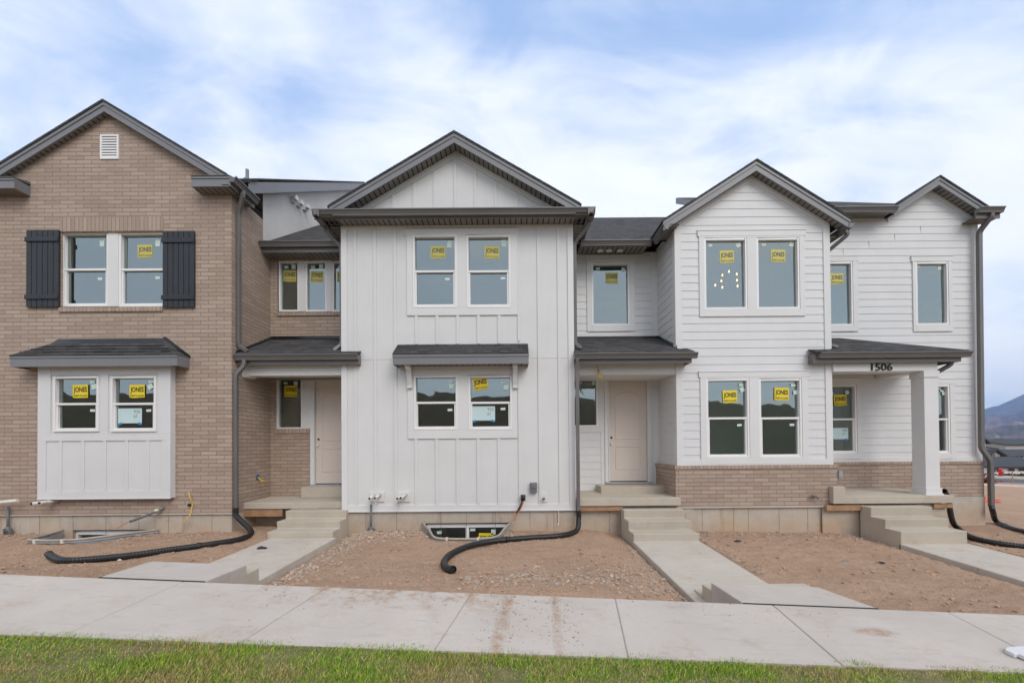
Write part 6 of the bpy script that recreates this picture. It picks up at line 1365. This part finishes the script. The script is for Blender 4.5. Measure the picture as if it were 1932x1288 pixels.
for _ in range(5000):
    y = rr.uniform(260,1600); x = y*rr.uniform(1.08,1.36); z = -9; s = rr.uniform(2,5); p = Vector((x,y,z+s*.4))
    for k in range(3):
        a = rr.uniform(0,6.28); d = Vector((math.cos(a),math.sin(a),0))*s*.7; mb.face([p-d,p+d,p+d*.5+Vector((0,0,s)),p-d*.6+Vector((0,0,s*.9))])
tag(mb.build('valley_trees', plain('valley_foliage',(.06,.06,.035),.9,.5,.02)), 'dark far trees on the valley floor below the mountains', 'trees', kind='stuff')
# haze
hb = MB().box(-1500,9500,-600,9000,-60,960).build('haze', []); hb['kind'] = 'stuff'; hb['label'] = 'pale blue haze over the valley'; hb['category'] = 'haze'
hm = bpy.data.materials.new('haze_air'); hm.use_nodes = True; nt = hm.node_tree
for n in list(nt.nodes): nt.nodes.remove(n)
o_ = N(nt,'ShaderNodeOutputMaterial'); pvn = N(nt,'ShaderNodeVolumePrincipled'); pvn.inputs['Color'].default_value = (.48,.66,1.0,1); pvn.inputs['Density'].default_value = .00008; pvn.inputs['Anisotropy'].default_value = .1
L(nt,pvn.outputs[0],o_.inputs['Volume']); hb.data.materials.append(hm)
# ---------------------------------------------------------------- sky, sun
w = bpy.data.worlds.new('World'); sc.world = w; w.use_nodes = True; nt = w.node_tree
bg = nt.nodes['Background']; sky = N(nt,'ShaderNodeTexSky'); sky.sky_type = 'NISHITA'; sky.sun_disc = False
SUN_EL, SUN_AZ = math.radians(42), math.radians(150)       # azimuth clockwise from +Y
sky.sun_elevation = SUN_EL; sky.sun_rotation = SUN_AZ; sky.air_density = 1.0; sky.dust_density = .8; sky.ozone_density = 1.4
tc = N(nt,'ShaderNodeTexCoord'); sp = N(nt,'ShaderNodeSeparateXYZ'); L(nt,tc.outputs['Generated'],sp.inputs[0])
dz = mth(nt,'ADD', mth(nt,'MAXIMUM', sp.outputs[2], 0.0), .22)
cx_ = mth(nt,'DIVIDE', sp.outputs[0], dz); cy_ = mth(nt,'DIVIDE', sp.outputs[1], dz); cb = N(nt,'ShaderNodeCombineXYZ'); L(nt,cx_,cb.inputs[0]); L(nt,cy_,cb.inputs[1])
mp = N(nt,'ShaderNodeMapping'); mp.inputs['Rotation'].default_value = (0,0,-.55); mp.inputs['Scale'].default_value = (.75,1.5,1); mp.inputs['Location'].default_value = (.35,.9,0); L(nt,cb.outputs[0],mp.inputs[0])
n1 = N(nt,'ShaderNodeTexNoise'); n1.inputs['Scale'].default_value = .95; n1.inputs['Detail'].default_value = 6; n1.inputs['Roughness'].default_value = .52; n1.inputs['Distortion'].default_value = .5; L(nt,mp.outputs[0],n1.inputs['Vector'])
mr = N(nt,'ShaderNodeMapRange'); mr.interpolation_type = 'SMOOTHSTEP'; mr.inputs[1].default_value = .30; mr.inputs[2].default_value = .56
n3 = N(nt,'ShaderNodeTexNoise'); n3.inputs['Scale'].default_value = 3.4; n3.inputs['Detail'].default_value = 8; n3.inputs['Roughness'].default_value = .62; n3.inputs['Distortion'].default_value = .8
mp3 = N(nt,'ShaderNodeMapping'); mp3.inputs['Rotation'].default_value = (0,0,-.75); mp3.inputs['Scale'].default_value = (.8,1.35,1); L(nt,cb.outputs[0],mp3.inputs[0]); L(nt,mp3.outputs[0],n3.inputs['Vector'])
L(nt, mth(nt,'ADD', n1.outputs[0], mth(nt,'MULTIPLY', mth(nt,'SUBTRACT', n3.outputs[0], .5), .30)), mr.inputs[0])
n2 = N(nt,'ShaderNodeTexNoise'); n2.inputs['Scale'].default_value = 2.6; n2.inputs['Detail'].default_value = 7; n2.inputs['Roughness'].default_value = .6; L(nt,mp.outputs[0],n2.inputs['Vector'])
dn = mixc(nt, n2.outputs[0], (4.6,4.95,5.6), (6.1,6.25,6.5))
skyc = mixc(nt, .55, sky.outputs[0], (1.75,3.2,6.1))
back = mth(nt,'MULTIPLY', mth(nt,'SUBTRACT', .15, sp.outputs[1], clamp=True), 1.6, clamp=True)
fin = mixc(nt, mth(nt,'MAXIMUM', mth(nt,'ADD', mth(nt,'MULTIPLY', mr.outputs[0], .80), .16), mth(nt,'MULTIPLY',back,.72)), skyc, dn)
L(nt, fin, bg.inputs[0]); bg.inputs[1].default_value = .115
sl = bpy.data.lights.new('sun','SUN'); sl.energy = 1.0; sl.angle = math.radians(34); sl.color = (1,.95,.88)
so = bpy.data.objects.new('sun', sl); C.objects.link(so)
sd = Vector((math.sin(SUN_AZ)*math.cos(SUN_EL), math.cos(SUN_AZ)*math.cos(SUN_EL), math.sin(SUN_EL)))
so.rotation_euler = (-sd).to_track_quat('-Z','Y').to_euler()
sc.view_settings.view_transform = 'Standard'; sc.view_settings.look = 'None'; sc.view_settings.exposure = 0.78; sc.view_settings.gamma = 1
sc.cycles.max_bounces = 8; sc.cycles.transparent_max_bounces = 12; sc.cycles.volume_bounces = 0
